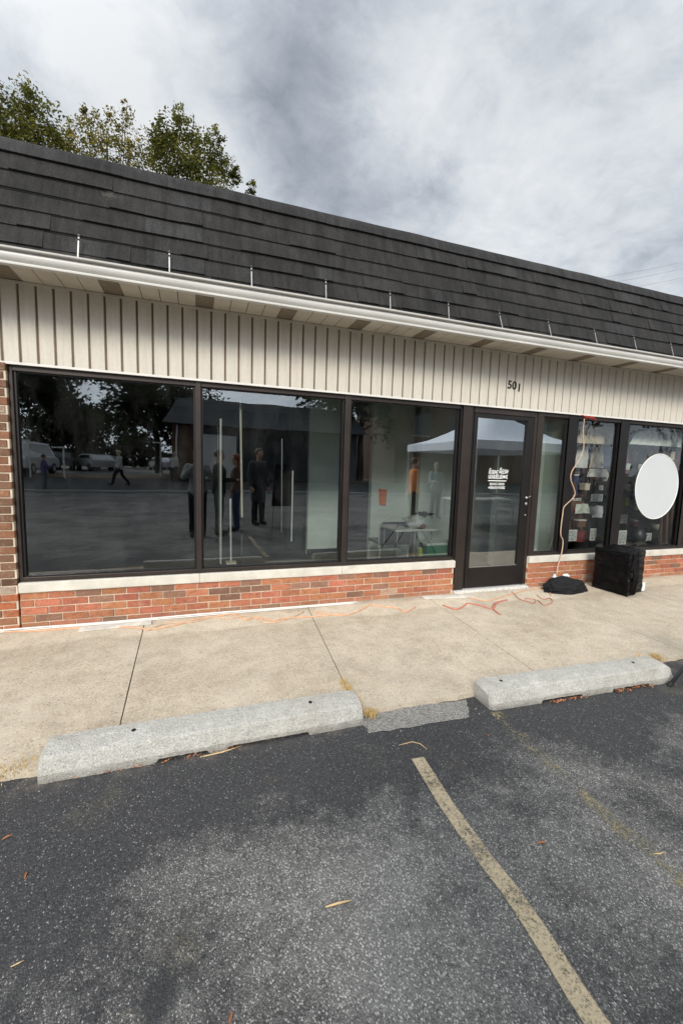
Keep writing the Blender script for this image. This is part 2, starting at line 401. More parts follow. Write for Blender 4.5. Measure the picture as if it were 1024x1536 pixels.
M['blue'] = plain('navy_denim', (.06, .08, .16), .9, var=.3, scale=14, bump=.3)
M['red_cloth'] = plain('dark_red_cloth', (.18, .03, .03), .9, var=.3)
M['red'] = plain('red_tape', (.55, .04, .02), .6, var=.2)
M['cordtan'] = plain('tan_cord', (.52, .36, .24), .55, var=.15, scale=30)
M['cordred'] = plain('faded_red_cord', (.48, .17, .12), .6, var=.2, scale=30)
M['cordpale'] = plain('pale_cord', (.58, .33, .20), .6, var=.2, scale=30)
M['dark_wood'] = plain('dark_shelf', (.030, .022, .018), .6, var=.3)
M['glass'] = glassm('window_glass')
M['glass_door'] = glassm('door_glass', boost=3.2, base=.15, wav=.12)
M['glass_shop'] = glassm('shop_glass', tint=(.88, .89, .86), boost=1.2, base=.03, wav=.3, wscale=5, wdist=.02)
M['bark'] = plain('bark', (.07, .055, .042), .95, var=.3, scale=12, bump=.8, bscale=20)
M['straw'] = plain('dry_straw', (.50, .34, .13), .9, var=.25, scale=40)
M['leaf_litter'] = plain('dead_leaf', (.36, .15, .07), .85, var=.3, scale=40)
M['twig'] = plain('pale_twig', (.55, .40, .22), .85, var=.2, scale=40)
M['board'] = plain('whitewashed_board', (.56, .53, .47), .8, var=.2, scale=9, bump=.4, bscale=60)
M['stone_chip'] = plain('stone_chip', (.45, .40, .35), .9)
M['skin'] = plain('skin', (.50, .30, .21), .55, var=.06)
M['dark_metal'] = plain('dark_grey_metal', (.06, .065, .075), .4, .5)
M['canvas'] = plain('white_canvas', (.84, .88, .95), .8, var=.05, scale=2)
M['car_white'] = plain('white_car_paint', (.66, .67, .68), .25, var=.02, bump=.0)
M['car_grey'] = plain('grey_car_paint', (.14, .15, .16), .25, var=.02, bump=.0)
M['tyre'] = plain('tyre_rubber', (.015, .015, .015), .85)
M['car_glass'] = plain('dark_car_glass', (.01, .012, .014), .08, var=.02, bump=0, spec=.8)
M['litter_strip'] = plain('leaf_strewn_verge', (.20, .12, .055), .95, var=.45, scale=3, bump=.6)
M['far_concrete'] = plain('kerb_concrete', (.34, .34, .32), .9, var=.12)
M['far_road'] = plain('road_asphalt', (.045, .047, .050), .9, var=.2, scale=1)
M['far_pave'] = plain('far_pavement', (.11, .11, .105), .9, var=.3, scale=.4)
M['house_brick'] = plain('house_brick', (.13, .075, .05), .9, var=.3, scale=8)
M['house_roof'] = plain('house_shingle', (.055, .06, .065), .9, var=.3, scale=5)
M['house_side'] = plain('house_siding', (.05, .055, .06), .8, var=.2)
M['threshold'] = plain('chipped_threshold', (.58, .56, .52), .9, var=.35, scale=40, bump=.8, bscale=60)
M['leafA'] = leafm('leaf_green', (.028, .032, .010), (.11, .115, .028), (.27, .24, .055))
M['leafB'] = leafm('leaf_olive', (.06, .06, .018), (.19, .17, .035), (.40, .27, .05))
M['leafD'] = leafm('leaf_dark', (.010, .018, .009), (.024, .040, .016), (.055, .075, .028))
def blackplastic():
    t = NT('black_plastic_film'); w = t.noise(9, 5, .7, dist=1.2, vec=t.co((1, 1, 1.6)))
    return t.bsdf((.002, .002, .0025), .16, 0, t.bump(w, .6, .04), .16)
M['black_plastic'] = blackplastic()

# ------------------------------------------------------------------ ground
def ground():
    mb = MB()
    xs = [-220, -12, -4, 8, 16, 220]; ys = [-17.0, -8, -1.9, 0, 260]
    for i in range(len(xs)-1):
        for j in range(len(ys)-1):
            mb.quad((xs[i], ys[j], -.03), (xs[i+1], ys[j], -.03), (xs[i+1], ys[j+1], -.03), (xs[i], ys[j+1], -.03))
    tag(mb.build('parking_lot', M['asphalt'], smooth=True), kind='structure')
    # the far side of the lot, seen in the shop windows
    k = MB().box(-60, 30, -17.25, -17.0, -.1, .08)
    tag(k.build('kerb', M['far_concrete'], bevel=.02), kind='structure')
    r = MB(); r.quad((-220, -24, .36), (220, -24, .36), (220, -17.25, .06), (-220, -17.25, .06)); tag(r.build('road', M['far_road']), kind='structure')
    v = MB(); v.quad((-220, -26, .42), (220, -26, .42), (220, -24, .37), (-220, -24, .37)); tag(v.build('verge', M['litter_strip']), kind='structure')
    f = MB(); f.quad((-220, -260, .9), (220, -260, .9), (220, -26, .425), (-220, -26, .425)); tag(f.build('far_pavement', M['far_pave']), kind='structure')
ground()

# sidewalk slabs, one sheet with tooled joints and a ragged outer edge
JX = [-6.2, -4.75, -3.31, -1.88, -.435, .985, 2.40, 3.86, 5.30, 6.74, 8.2, 9.6]
def joint_x(i, y):
    sl = {4: -.03, 5: .09, 6: .08, 7: .0}.get(i, .0)
    return JX[i] + sl*(y+1.0)
def sidewalk():
    mb = MB()
    for i in range(len(JX)-1):
        nx = 48; g = .0035
        def edge(x):
            return -1.955 - .022*noise.noise(Vector((x*2.1, 3, 0))) - .014*noise.noise(Vector((x*13, 1, 0))) - .008*noise.noise(Vector((x*41, 1, 0)))
        rows = [.16, -.3, -.8, -1.3, -1.75, None]
        grid = []
        for r_ in rows:
            row = []
            for k in range(nx+1):
                u = k/nx
                y0 = r_ if r_ is not None else -1.95
                xa = joint_x(i, y0)+g; xb = joint_x(i+1, y0)-g
                x = xa+(xb-xa)*u
                if k in (0, nx): x += .005*noise.noise(Vector((i*7+k, y0*9, 0)))
                row.append((x, r_ if r_ is not None else edge(x), 0))
            grid.append(row)
        n = len(mb.v)
        for row in grid: mb.v += row
        for a in range(len(grid)-1):
            for k in range(nx):
                mb.f.append((n+a*(nx+1)+k, n+(a+1)*(nx+1)+k, n+(a+1)*(nx+1)+k+1, n+a*(nx+1)+k+1)); mb.c.append(mb.cur)
        last = grid[-1]
        for k in range(nx):       # front face
            a, b = last[k], last[k+1]
            mb.quad((a[0], a[1]-.006, -.06), (b[0], b[1]-.006, -.06), b, a)
        for side in (0, nx):
            for a in range(len(grid)-1):
                p, q = grid[a][side], grid[a+1][side]
                mb.quad((p[0], p[1], -.02), (q[0], q[1], -.02), q, p)
    o = mb.build('sidewalk', M['walk']); tag(o, kind='structure')
    # dirt packed in the joints
    j = MB()
    for i in range(1, len(JX)-1):
        for a in range(12):
            y0 = .1-a*.168; y1 = y0-.17
            j.quad((joint_x(i, y1)-.006, y1, -.008), (joint_x(i, y1)+.006, y1, -.008), (joint_x(i, y0)+.006, y0, -.008), (joint_x(i, y0)-.006, y0, -.008))
    tag(j.build('joint_dirt', plain('joint_dirt', (.10, .075, .05), .95)), kind='structure')
sidewalk()

# pale old concrete between the stops where the lot was not sealed
def rag_sheet(name, pts, z, mat, amp=.012, sub=14):
    out = []
    for i in range(len(pts)):
        a = Vector(pts[i]); b = Vector(pts[(i+1) % len(pts)])
        d = (b-a); nrm = Vector((-d.y, d.x, 0)).normalized()
        for k in range(sub):
            p = a+d*(k/sub); w = noise.noise(Vector((p.x*17, p.y*17, 2)))+.5*noise.noise(Vector((p.x*53, p.y*53, 5)))
            out.append(tuple(p+nrm*w*amp))
    mb = MB(); mb.quad(*[(p[0], p[1], z) for p in out]); return mb.build(name, mat)
def patchm():
    t = NT('old_asphalt_patch'); ag = t.sep(t.vor(130, out='Color'))
    c = t.mix(ag[0], (.15, .143, .13), (.34, .325, .295)); c = t.mix(1, t.ramp(t.noise(80, 4, .8), [(.3, .6), (.7, 1.35)]), c, 'MULTIPLY')
    return t.bsdf(c, .9, 0, t.bump(t.vor(130), .7, .006), .2)
M['patch'] = patchm()
tag(rag_sheet('asphalt_patch', [(.90, -2.12, 0), (1.10, -2.135, 0), (1.545, -2.155, 0), (1.64, -1.99, 0), (1.3, -1.95, 0), (.9, -1.95, 0)], -.026, M['patch']), kind='structure')

def stripe(name, path, width, mat):
    mb = MB(); n = len(path)
    P = []
    for i in range(n-1):
        a, b = Vector(path[i]), Vector(path[i+1])
        for k in range(6): P.append(a.lerp(b, k/6))
    P.append(Vector(path[-1])); z = -.0255
    L = []; 
    for i, p in enumerate(P):
        d = (P[min(i+1, len(P)-1)]-P[max(i-1, 0)]).normalized(); nn = Vector((-d.y, d.x, 0))
        L.append([p+nn*width/2*t for t in (-1, -.6, 0, .6, 1)])
    ev = (0, 1, 1, 1, 0)
    me = bpy.data.meshes.new(name); vs = [(q.x, q.y, z) for r_ in L for q in r_]; fs = []
    for i in range(len(L)-1):
        for k in range(4): fs.append((i*5+k, i*5+k+1, (i+1)*5+k+1, (i+1)*5+k))
    me.from_pydata(vs, [], fs); ca = me.color_attributes.new('Col', 'FLOAT_COLOR', 'POINT')
    for i in range(len(vs)):
        e = ev[i % 5]; ca.data[i].color = (e, e, e, 1)
    me.materials.append(mat)
    bm = bmesh.new(); bm.from_mesh(me); bmesh.ops.recalc_face_normals(bm, faces=bm.faces); bm.to_mesh(me); bm.free()
    o = bpy.data.objects.new(name, me); COL.objects.link(o); return tag(o, kind='structure')
def g(px, py, z=-.0255): return tuple(at(px, py, 2, z))
stripe('parking_line', [g(626, 1137), g(672, 1211), g(727, 1288), g(765, 1336), g(799, 1386), g(831, 1436), g(862, 1486), g(894, 1534), (1.02, -3.7, 0), (1.0, -4.3, 0)], .078, worn_paint('worn_yellow_paint', (.43, .355, .235), .58))
stripe('faded_parking_line', [g(742, 1068), g(780, 1102), g(820, 1142), g(868, 1188), g(925, 1240), g(990, 1284), g(1060, 1360)], .085, worn_paint('ghost_yellow_paint', (.27, .235, .14), .49))

# ------------------------------------------------------------------ parking stops
def parking_stop(name, x0, x1, y0, y1, seed, label):
    """y0/y1: the y of the front foot at each end"""
    root = empty(name, ((x0+x1)/2, (y0+y1)/2+.09, -.03))
    tag(root, label, 'parking stop', 'concrete parking stops along the walk')
    prof = [(.19, 0), (.19, .06), (.186, .112), (.176, .121), (.13, .121), (.08, .116), (.036, .108), (.024, .100), (.006, .060), (-.004, .04), (-.006, 0)]
    # resample
    pr = []
    for i in range(len(prof)-1):
        for k in range(4):
            a, b = prof[i], prof[i+1]; pr.append((a[0]+(b[0]-a[0])*k/4, a[1]+(b[1]-a[1])*k/4))
    pr.append(prof[-1])
    nseg = 150; L = x1-x0; n = len(pr); mb = MB()
    for i in range(nseg+1):
        u = i/nseg; e = min(u, 1-u)*L
        sh = 1-(.05 if seed == 1 else .22)*max(0, 1-e/.03)**2; yb = y0+(y1-y0)*u
        for k, (py, pz) in enumerate(pr):
            x = x0+L*u; yc = .095
            yy = yc+(py-yc)*sh; zz = pz*(1-(.05 if seed == 1 else .2)*max(0, 1-e/.05)**1.5)
            q = Vector((x*9+seed*5, yy*9, zz*9)); d = noise.noise(q)*.0025+noise.noise(q*3.3)*.0018+noise.noise(q*9)*.0016
            ch_ = max(0, noise.noise(Vector((x*7+seed*3, yy*6, 3)))-.28)
            if pz > .07: zz -= ch_*.035*(1 if (py < .05 or e < .12) else .15)
            # worn arris
            if k > n*.6 and k < n-3: d -= abs(noise.noise(Vector((x*4+seed, 0, 7))))*.004
            if k >= n-2:   # drainage slots under the front edge
                m = 0
                for (a, b) in SLOTS[seed]:
                    if a < u < b: m = max(m, min(1, min(u-a, b-u)/.008))
                zz += m*(.022+.008*noise.noise(Vector((x*30, 0, 0))))
            mb.v.append((x-root.location.x, yb+yy+d*(-1 if py < yc else 1)-root.location.y, zz+abs(d)*.4))
    for i in range(nseg):
        for k in range(n-1):
            mb.f.append((i*n+k, i*n+k+1, (i+1)*n+k+1, (i+1)*n+k)); mb.c.append(mb.cur)
    for s in (0, nseg): mb.f.append(tuple(s*n+k for k in range(n))); mb.c.append(mb.cur)
    o = mb.build('body', M['stop'], root, fix=True)
    for u in (.24, .82) if seed == 1 else (.1, .83):     # anchor holes
        hx = x0+L*u; yb = y0+(y1-y0)*u
        h = MB(); h.tube([(hx-root.location.x, yb+.115-root.location.y, .105), (hx-root.location.x, yb+.115-root.location.y, .1215)], .011, 12)
        h.build('anchor_hole', M['black'], root)
SLOTS = {1: [(.31, .47), (.52, .80), (.62, .74)], 2: [(.24, .46), (.62, .84)]}
parking_stop('parking_stop', -.70, .90, -2.03, -2.035, 1, 'long pale concrete parking stop on the left, below the wide dark windows')
parking_stop('parking_stop', 1.72, 3.28, -2.13, -2.20, 2, 'second concrete parking stop with rounded chipped end, in front of the door')
def undergap():
    pass

# ------------------------------------------------------------------ the shop building
B = empty('shop_building', (0, 0, 0))
tag(B, 'single storey brick shop with black shingle mansard, cream siding and large dark framed windows', 'building')
XL, XR = -2.7, 9.0
SEG = [(-1.43, 2.855), (3.95, XR)]
# base wall of individual bricks on a mortar bed
def brick_run(mb, x0, x1, z0, z1, yf, tone, seed, zc=.0677, offs=0):
    rnd = random.Random(seed); row = 0; z = z1
    while z > z0+.001:
        za = max(z0, z-zc+.0115); x = x0-(.1015 if row % 2 else 0)-offs
        while x < x1:
            a, b = max(x0, x+.005), min(x1, x+.203-.005)
            if b-a > .02:
                tone(mb, rnd, row, a)
                j = rnd.uniform(-.0035, .0025); k = rnd.uniform(-.002, .002)
                y0 = yf+j
                mb.hexa([(a, y0, za), (b, y0+k, za), (b, yf+.05, za), (a, yf+.05, za), (a, y0, z), (b, y0+k, z), (b, yf+.05, z), (a, yf+.05, z)])
            x += .203
        z -= zc; row += 1
def tone_base(mb, r, row, x):
    q = r.random(); dark = .22 if row < 2 else .10
    if q < dark: k = r.uniform(.85, 1.35); c = (.21*k, .115*k, .078*k)
    elif q < dark+.025: c = (.42, .28, .2)
    else: k = r.uniform(.82, 1.1); c = (.40*k, .15*k*r.uniform(.88, 1.15), .085*k)
    mb.cur = c
def tone_pier(mb, r, row, x):
    q = r.random(); low = row > 27
    if low and q < .7: k = r.uniform(.8, 1.1); c = (.40*k, .13*k, .06*k)
    elif q < .55: k = r.uniform(.6, 1.3); c = (.16*k, .09*k, .057*k)
    elif q < .93: k = r.uniform(.7, 1.1); c = (.26*k, .125*k, .072*k)
    else: c = (.36, .28, .22)
    mb.cur = c
for si, (a, b) in enumerate(SEG):
    mb = MB(); brick_run(mb, a, b, -.03, .31, -.012, tone_base, 11+si)
    mb.build('brick_wall', M['brick'], B, bevel=.0022)
    MB().box(a+.002, b-.002, -.004, .14, -.03, .312).build('mortar_bed', M['mortar'], B)
mb = MB(); brick_run(mb, XL, -1.437, -.03, 2.2, -.024, tone_pier, 5, offs=.07)
mb.build('brick_pier', M['brick'], B, bevel=.0022)
MB().box(XL, -1.44, -.015, .14, -.03, 2.199).build('pier_mortar_bed', M['mortar'], B)
# limestone sill in lengths
for a, b in [(-1.43, .012), (.015, 1.448), (1.451, 2.858), (3.948, 5.39), (5.393, 7.0), (7.003, XR)]:
    m = MB(); m.extr([(-.028, .318), (-.024, .312), (.13, .312), (.13, .399), (-.018, .397), (-.028, .392)], a, b, nseg=30,
        fn=lambda p: (p[0], p[1]+.0025*noise.noise(Vector((p[0]*12, p[1]*9, p[2]*30))), p[2]+.0018*noise.noise(Vector((p[0]*9, 3, p[2]*30)))))
    m.build('sill', M['sill'], B)

# siding --------------------------------------------------------------------
MB().box(XL, XR, .0, .14, 2.203, 2.86).build('siding_backing', M['groove'], B)
mb = MB(); x = -1.455-.122*10
rn = random.Random(3)
while x < XR-.12:
    if x+.117 > XL:
        a = max(x, XL); j = rn.uniform(-.0008, .0008)
        # each board with softly rolled edges
        mb.extr_pts = None
        z0, z1 = 2.212, 2.825
        for (xa, xb, ya, yb) in ((a+.0065, a+.013, -.005, -.0125), (a+.013, x+.1095, -.0125+j, -.0125-j), (x+.1095, x+.1135, -.0125, -.005)):
            mb.quad((xa, ya, z0), (xb, yb, z0), (xb, yb, z1), (xa, ya, z1))
        mb.quad((a+.0065, .001, z0), (a+.0065, -.005, z0), (a+.0065, -.005, z1), (a+.0065, .001, z1))
        mb.quad((x+.1135, -.005, z0), (x+.1135, .001, z0), (x+.1135, .001, z1), (x+.1135, -.005, z1))
    x += .122
mb.build('siding', M['siding'], B)
MB().extr([(.0, 2.194), (-.02, 2.194), (-.021, 2.212), (-.016, 2.2135), (-.014, 2.20), (0, 2.202)], XL, XR).build('lower_siding_trim', M['trim'], B)
MB().extr([(.0, 2.818), (-.018, 2.818), (-.018, 2.8375), (0, 2.8375)], XL, XR).build('upper_siding_trim', M['soffit'], B)
# soffit: boards running out from the wall, every fifth a brown vent board
so = MB(); k = -18
while True:
    a = -.0+.1435*k
    if a > XR: break
    if a+.1435 > XL:
        a0, b0 = max(a, XL), min(a+.1435, XR)
        if k % 5 == 0: MB().box(a0+.001, b0-.001, -.44, -.018, 2.8435, 2.85).build('soffit_vent', M['vent'], B)
        else: so.box(a0+.003, b0-.003, -.44, -.018, 2.840, 2.85)
    k += 1
so.build('soffit_panel', M['soffit'], B)
MB().box(XL, XR, -.44, .0, 2.8505, 2.875).build('soffit_backing', M['groove'], B)

# gutter ------------------------------------------------------------------------
gp = [(-.455, 2.786), (-.4875, 2.786), (-.489, 2.7945), (-.482, 2.7955), (-.4775, 2.800), (-.4775, 2.806), (-.484, 2.811), (-.493, 2.819), (-.500, 2.830), (-.5035, 2.843), (-.503, 2.855), (-.498, 2.864), (-.494, 2.869), (-.497, 2.8735), (-.529, 2.875), (-.5315, 2.886), (-.521, 2.887), (-.49, 2.878), (-.488, 2.862), (-.49, 2.848), (-.485, 2.83), (-.472, 2.82), (-.470, 2.80), (-.448, 2.80), (-.446, 2.885), (-.442, 2.885), (-.442, 2.786)]
gt = MB(); gt.extr(gp, XL, XR, nseg=80, fn=lambda p: (p[0], p[1]+.002*noise.noise(Vector((p[0]*1.3, 0, 4))), p[2]+.0035*noise.noise(Vector((p[0]*.9, 2, 0)))))
G_ = gt.build('gutter', M['gutter'], B, smooth=False)
for p in G_.data.polygons: p.use_smooth = abs(p.normal.x) < .5
sm = G_.modifiers.new('es', 'EDGE_SPLIT'); sm.split_angle = R(35)
# gutter straps up onto the shingles
for i, xs in enumerate([-2.0, -1.4, -.80, -.19, .43, 1.06, 1.67, 2.29, 2.92, 3.55, 4.2, 4.81, 5.43, 6.05, 6.7, 7.3]):
    if i < 8: lean = random.Random(i).uniform(-.003, .006)
    else: lean = -.035-.01*random.Random(i).random()
    s_ = MB(); y1 = -.475+.26*.14+.002
    hw = .0045
    pts = [(xs, -.524, 2.889), (xs+lean*.15, -.505, 2.895), (xs+lean*.5, -.492, 2.96), (xs+lean*.8, -.482, 3.02), (xs+lean, -.472, 3.065)]
    for p, q in zip(pts, pts[1:]):
        s_.hexa([(p[0]-hw, p[1]-.001, p[2]), (p[0]+hw, p[1]-.001, p[2]), (p[0]+hw, p[1]+.0015, p[2]), (p[0]-hw, p[1]+.0015, p[2]),
                 (q[0]-hw, q[1]-.001, q[2]), (q[0]+hw, q[1]-.001, q[2]), (q[0]+hw, q[1]+.0015, q[2]), (q[0]-hw, q[1]+.0015, q[2])])
    so_ = s_.build('gutter_strap', M['galv'], G_)
    n_ = MB()
    for zz in (.62, .9):
        q = Vector(pts[2]).lerp(Vector(pts[4]), zz); n_.rbox(q+Vector((0, -.003, 0)), .008, .003, .006)
    n_.build('nail', M['rubber'], so_)

# mansard ------------------------------------------------------------------------
P0 = Vector((0, -.46, 2.88)); DS = Vector((0, .26, .885)).normalized(); NS = Vector((0, -.885, .26)).normalized()
def roofp(x, s, h): q = P0+DS*s+NS*h; return (x, q.y, q.z)
rf = MB(); lines = [.012, .056, .206, .345, .493, .644, .79]
rn = random.Random(21)
for ci in range(len(lines)-1):
    sa = lines[ci] if ci else -.02; sb = lines[ci+1]+.03; x = XL-.2+rn.uniform(-.3, 0)
    while x < XR:
        w = rn.choice([.11, .16, .2, .24, .3, .42]); b = min(x+w, XR)
        if b > XL:
            a = max(x, XL); k = rn.uniform(.92, 1.06); cc = (.0235*k, .0222*k, .0212*k)
            if rn.random() < .06: cc = (.031, .030, .0295)
            rf.cur = cc
            th = .015+rn.choice([0, 0, .009]); j = rn.uniform(-.0025, .0025)-(.004 if rn.random() < .25 else 0)
            wv = lambda xx: .0095*noise.noise(Vector((xx*1.9, ci*3.1, 0)))
            e = .0003
            rf.hexa([roofp(a+e, sa+j+wv(a), 0), roofp(b-e, sa+j+wv(b), 0), roofp(b-e, sb, 0), roofp(a+e, sb, 0),
                     roofp(a+e, sa+j+wv(a), th), roofp(b-e, sa+j+wv(b), th), roofp(b-e, sb, .003), roofp(a+e, sb, .003)])
        x = b
for sl in lines[1:-1]:  # near-black strips below each course: butt-edge shadow painted in
    rf.cur = (.006, .006, .006); nn_ = 120
    for i in range(nn_):
        xa = XL+(XR-XL)*i/nn_; xb = XL+(XR-XL)*(i+1)/nn_; wa = .0035*noise.noise(Vector((xa*2.3, sl*30, 1))); wb = .0035*noise.noise(Vector((xb*2.3, sl*30, 1)))
        rf.hexa([roofp(xa, sl-.012+wa, 0), roofp(xb, sl-.012+wb, 0), roofp(xb, sl+.02, 0), roofp(xa, sl+.02, 0), roofp(xa, sl-.012+wa, .0085), roofp(xb, sl-.012+wb, .0085), roofp(xb, sl+.02, .009), roofp(xa, sl+.02, .009)])
rf.build('shingle_cladding', M['shingle'], B, fix=True)
bk = MB(); bk.hexa([roofp(XL, -.0, -.04), roofp(XR, -.0, -.04), roofp(XR, .90, -.04), roofp(XL, .90, -.04), roofp(XL, -.0, -.001), roofp(XR, -.0, -.001), roofp(XR, .90, -.001), roofp(XL, .90, -.001)])
bk.build('roof_deck', M['rubber'], B, fix=True)
# soft rolled cap at the top
cap = MB(); rn = random.Random(4); x = XL
while x < XR:
    b = min(XR, x+rn.uniform(.25, .38)); k = rn.uniform(.85, 1.15); cap.cur = (.025*k, .024*k, .0235*k)
    base = [(.782, .0), (.782, .026), (.86, .016), (.905, .004), (.928, -.012), (.938, -.035), (.94, -.3), (.92, -.3), (.90, -.03)]
    j = rn.uniform(-.003, .003); h = rn.uniform(0, .003)
    prof = []
    for (s, hh) in base:
        q = P0+DS*(s+(j if s < .8 else 0))+NS*(hh+(h if hh > 0 else 0)); prof.append((q.y, q.z))
    cap.extr(prof, x+.0008, b-.0008, nseg=4, fn=lambda p: (p[0], p[1], p[2]+(.006*noise.noise(Vector((p[0]*2.2, 5, 0))))))
    x = b
cap.build('ridge_cap', M['shingle'], B, fix=True)
MB().box(XL, XR, -.15, 6.0, 3.55, 3.6).build('flat_roof', M['rubber'], B)

# windows --------------------------------------------------------------------
FY = .012     # frame face
def frame_boxes(name, bars, mat=None, parent=B, bevel=.003):
    m = MB()
    for b in bars: m.box(*b)
    return m.build(name, mat or M['bronze'], parent, bevel=bevel)
ZT, ZB = 2.2, .399
def window(x0, x1, zt=2.15, zb=.45, gm='glass', jl=.0, jr=.0, gy=.055):
    """dark aluminium frame with a single pane"""
    w = frame_boxes('window', [(x0-.0, x1+.0, FY+.002, .10, zt, ZT-.002), (x0, x1, FY-.004, .10, ZB+.0015, zb-.012), (x0-jl, x0, FY, .10, ZB+.0015, ZT-.002), (x1, x1+jr, FY, .10, ZB+.0015, ZT-.002)])
    gsk = MB()
    gsk.box(x0, x0+.018, .03, .052, zb-.012, zt); gsk.box(x1-.02, x1, .03, .052, zb-.012, zt)
    gsk.box(x0+.018, x1-.02, .03, .052, zt-.008, zt); gsk.box(x0+.018, x1-.02, .02, .052, zb-.012, zb)
    gsk.build('gasket', M['bronze_dark'], w)
    p = MB(); nx, nz = 2, 2
    p.quad((x0+.01, gy, zb-.005), (x1-.01, gy, zb-.005), (x1-.01, gy, zt+.005), (x0+.01, gy, zt+.005))
    p.build('pane', M[gm], w)
    st = MB(); st.box(x0+.02, x1-.02, .022, .0285, zb-.0065, zb-.0005); st.build('glazing_strip', M['steel'], w)
    return w
window(-1.405, -.010, jl=.025, jr=.0)
window(.036, 1.445)
window(1.505, 2.835, gm='glass_door')
for (a, b) in ((-.010, .036), (1.445, 1.505)):
    frame_boxes('mullion', [(a, b, FY-.008, .11, ZB+.0015, ZT-.003)])
# door posts: broad brown face between window and door
frame_boxes('door_post', [(2.835, 2.872, FY+.01, .11, ZB+.0015, ZT-.003)], M['bronze_dark'])
frame_boxes('door_post', [(2.872, 2.995, FY-.010, .12, .0, ZT-.003)])
frame_boxes('door_post', [(2.995, 3.03, FY+.012, .12, .0, ZT-.003)], M['bronze_dark'])
frame_boxes('door_post', [(3.905, 3.948, FY+.004, .12, .0, ZT-.003)])
frame_boxes('door_post', [(3.948, 4.04, FY-.006, .11, ZB+.0015, ZT-.003)])
frame_boxes('door_header', [(3.03, 3.905, FY+.002, .12, 2.125, ZT-.003)])
MB().box(2.86, 3.95, -.05, .14, -.01, .028).build('threshold', M['threshold'], B, bevel=.008)
MB().box(3.0, 3.92, .0, .10, .029, .042).build('door_saddle', M['steel'], B)
window(4.04, 4.445, gm='glass_door')
frame_boxes('mullion', [(4.445, 4.60, FY-.004, .11, ZB+.0015, ZT-.003)], M['bronze_dark'])
window(4.60, 5.345, gm='glass_shop')
frame_boxes('mullion', [(5.345, 5.50, FY-.006, .12, ZB+.0015, ZT-.003)], M['bronze_dark'])
window(5.50, 6.72, gm='glass_shop')
frame_boxes('mullion', [(6.72, 6.80, FY-.006, .12, ZB+.0015, ZT-.003)])
window(6.80, 8.9, gm='glass_shop')
# door -----------------------------------------------------------------------------
D = frame_boxes('door', [(3.035, 3.085, .018, .062, .045, 2.12), (3.80, 3.90, .018, .062, .045, 2.12), (3.085, 3.80, .018, .062, 2.075, 2.12), (3.085, 3.80, .018, .062, .045, .285)], M['door_bronze'])
MB().quad((3.08, .042, .28), (3.805, .042, .28), (3.805, .042, 2.08), (3.08, .042, 2.08)).build('pane', M['glass_door'], D)
MB().box(3.087, 3.80, .030, .036, .287, .298).build('glazing_strip', M['steel'], D)
MB().tube([(3.40, .11, 1.175), (3.80, .11, 1.168)], .014, 8).tube([(3.42, .11, 1.175), (3.42, .05, 1.175)], .01, 6).build('push_bar', M['bronze_dark'], D)
for z, r_ in ((1.14, .016), (1.065, .017), (.925, .010)):
    m = MB(); m.tube([(3.865, .018, z), (3.865, .008, z), (3.865, .005, z)], [r_, r_, r_*.7], 14); m.build('lock', M['steel'], D)
MB().tube([(3.865, .006, 1.14), (3.865, -.02, 1.15), (3.872, -.045, 1.165)], .006, 8).build('handle', M['steel'], D)

def text_mesh(txt, size, extr=.0, bold=0, shear=0):
    cu = bpy.data.curves.new('t', 'FONT'); cu.body = txt; cu.size = size; cu.extrude = extr; cu.offset = bold; cu.shear = shear; cu.align_x = 'CENTER'
    o = bpy.data.objects.new('t', cu); COL.objects.link(o)
    me = bpy.data.meshes.new_from_object(o); bpy.data.objects.remove(o); return me
def put_text(name, txt, size, loc, mat, parent, extr=.001, bold=0, shear=0, roll=0):
    me = text_mesh(txt, size, extr, bold, shear); me.materials.clear(); me.materials.append(mat)
    o = bpy.data.objects.new(name, me); COL.objects.link(o); o.parent = parent; o.location = loc; o.rotation_euler = (PI/2, 0, 0)
    o.rotation_euler = (Matrix.Rotation(roll, 4, 'Y') @ Matrix.Rotation(PI/2, 4, 'X')).to_euler(); return o
put_text('house_number', '5', .13, (3.462, -.016, 2.427), M['rubber'], B, .003, .002, 0, .05)
put_text('house_number', '0', .13, (3.53, -.016, 2.423), M['rubber'], B, .003, .002, 0, .03)
put_text('house_number', '1', .13, (3.60, -.016, 2.405), M['rubber'], B, .003, .002, 0, .06)
# white vinyl lettering on the door glass: two script words, block row, rule, two small rows
decal = MB(); rn = random.Random(8)
def glyphs(x0, x1, z, h, w, slant=.0, thick=.25, gap=.25):
    x = x0
    while x < x1-w*.5:
        k = rn.random(); ww = w*rn.uniform(.75, 1.1); hh = h*rn.uniform(.92, 1.05); y = .0395
        t_ = w*thick
        def bar(ax, az, bx, bz, t_=t_):
            a = Vector((ax, 0, az)); b = Vector((bx, 0, bz)); d = (b-a).normalized(); nn = Vector((-d.z, 0, d.x))*t_/2
            decal.quad(*[(q.x+slant*(q.z-z), y, q.z) for q in (a-nn, b-nn, b+nn, a+nn)])
        bar(x, z, x, z+hh)
        if k < .3: bar(x, z+hh, x+ww, z+hh); bar(x, z+hh/2, x+ww*.8, z+hh/2); bar(x, z, x+ww, z)
        elif k < .55: bar(x+ww, z, x+ww, z+hh); bar(x, z+hh, x+ww, z)
        elif k < .8: bar(x, z+hh, x+ww, z+hh); bar(x+ww, z+hh, x+ww, z+hh/2); bar(x, z+hh/2, x+ww, z+hh/2); bar(x+ww*.4, z+hh/2, x+ww, z)
        else: bar(x+ww, z, x+ww, z+hh); bar(x, z, x+ww, z)
        x += ww+w*gap
glyphs(3.315, 3.42, 1.425, .045, .020, .25, .34); glyphs(3.30, 3.33, 1.43, .06, .022, .2, .4)
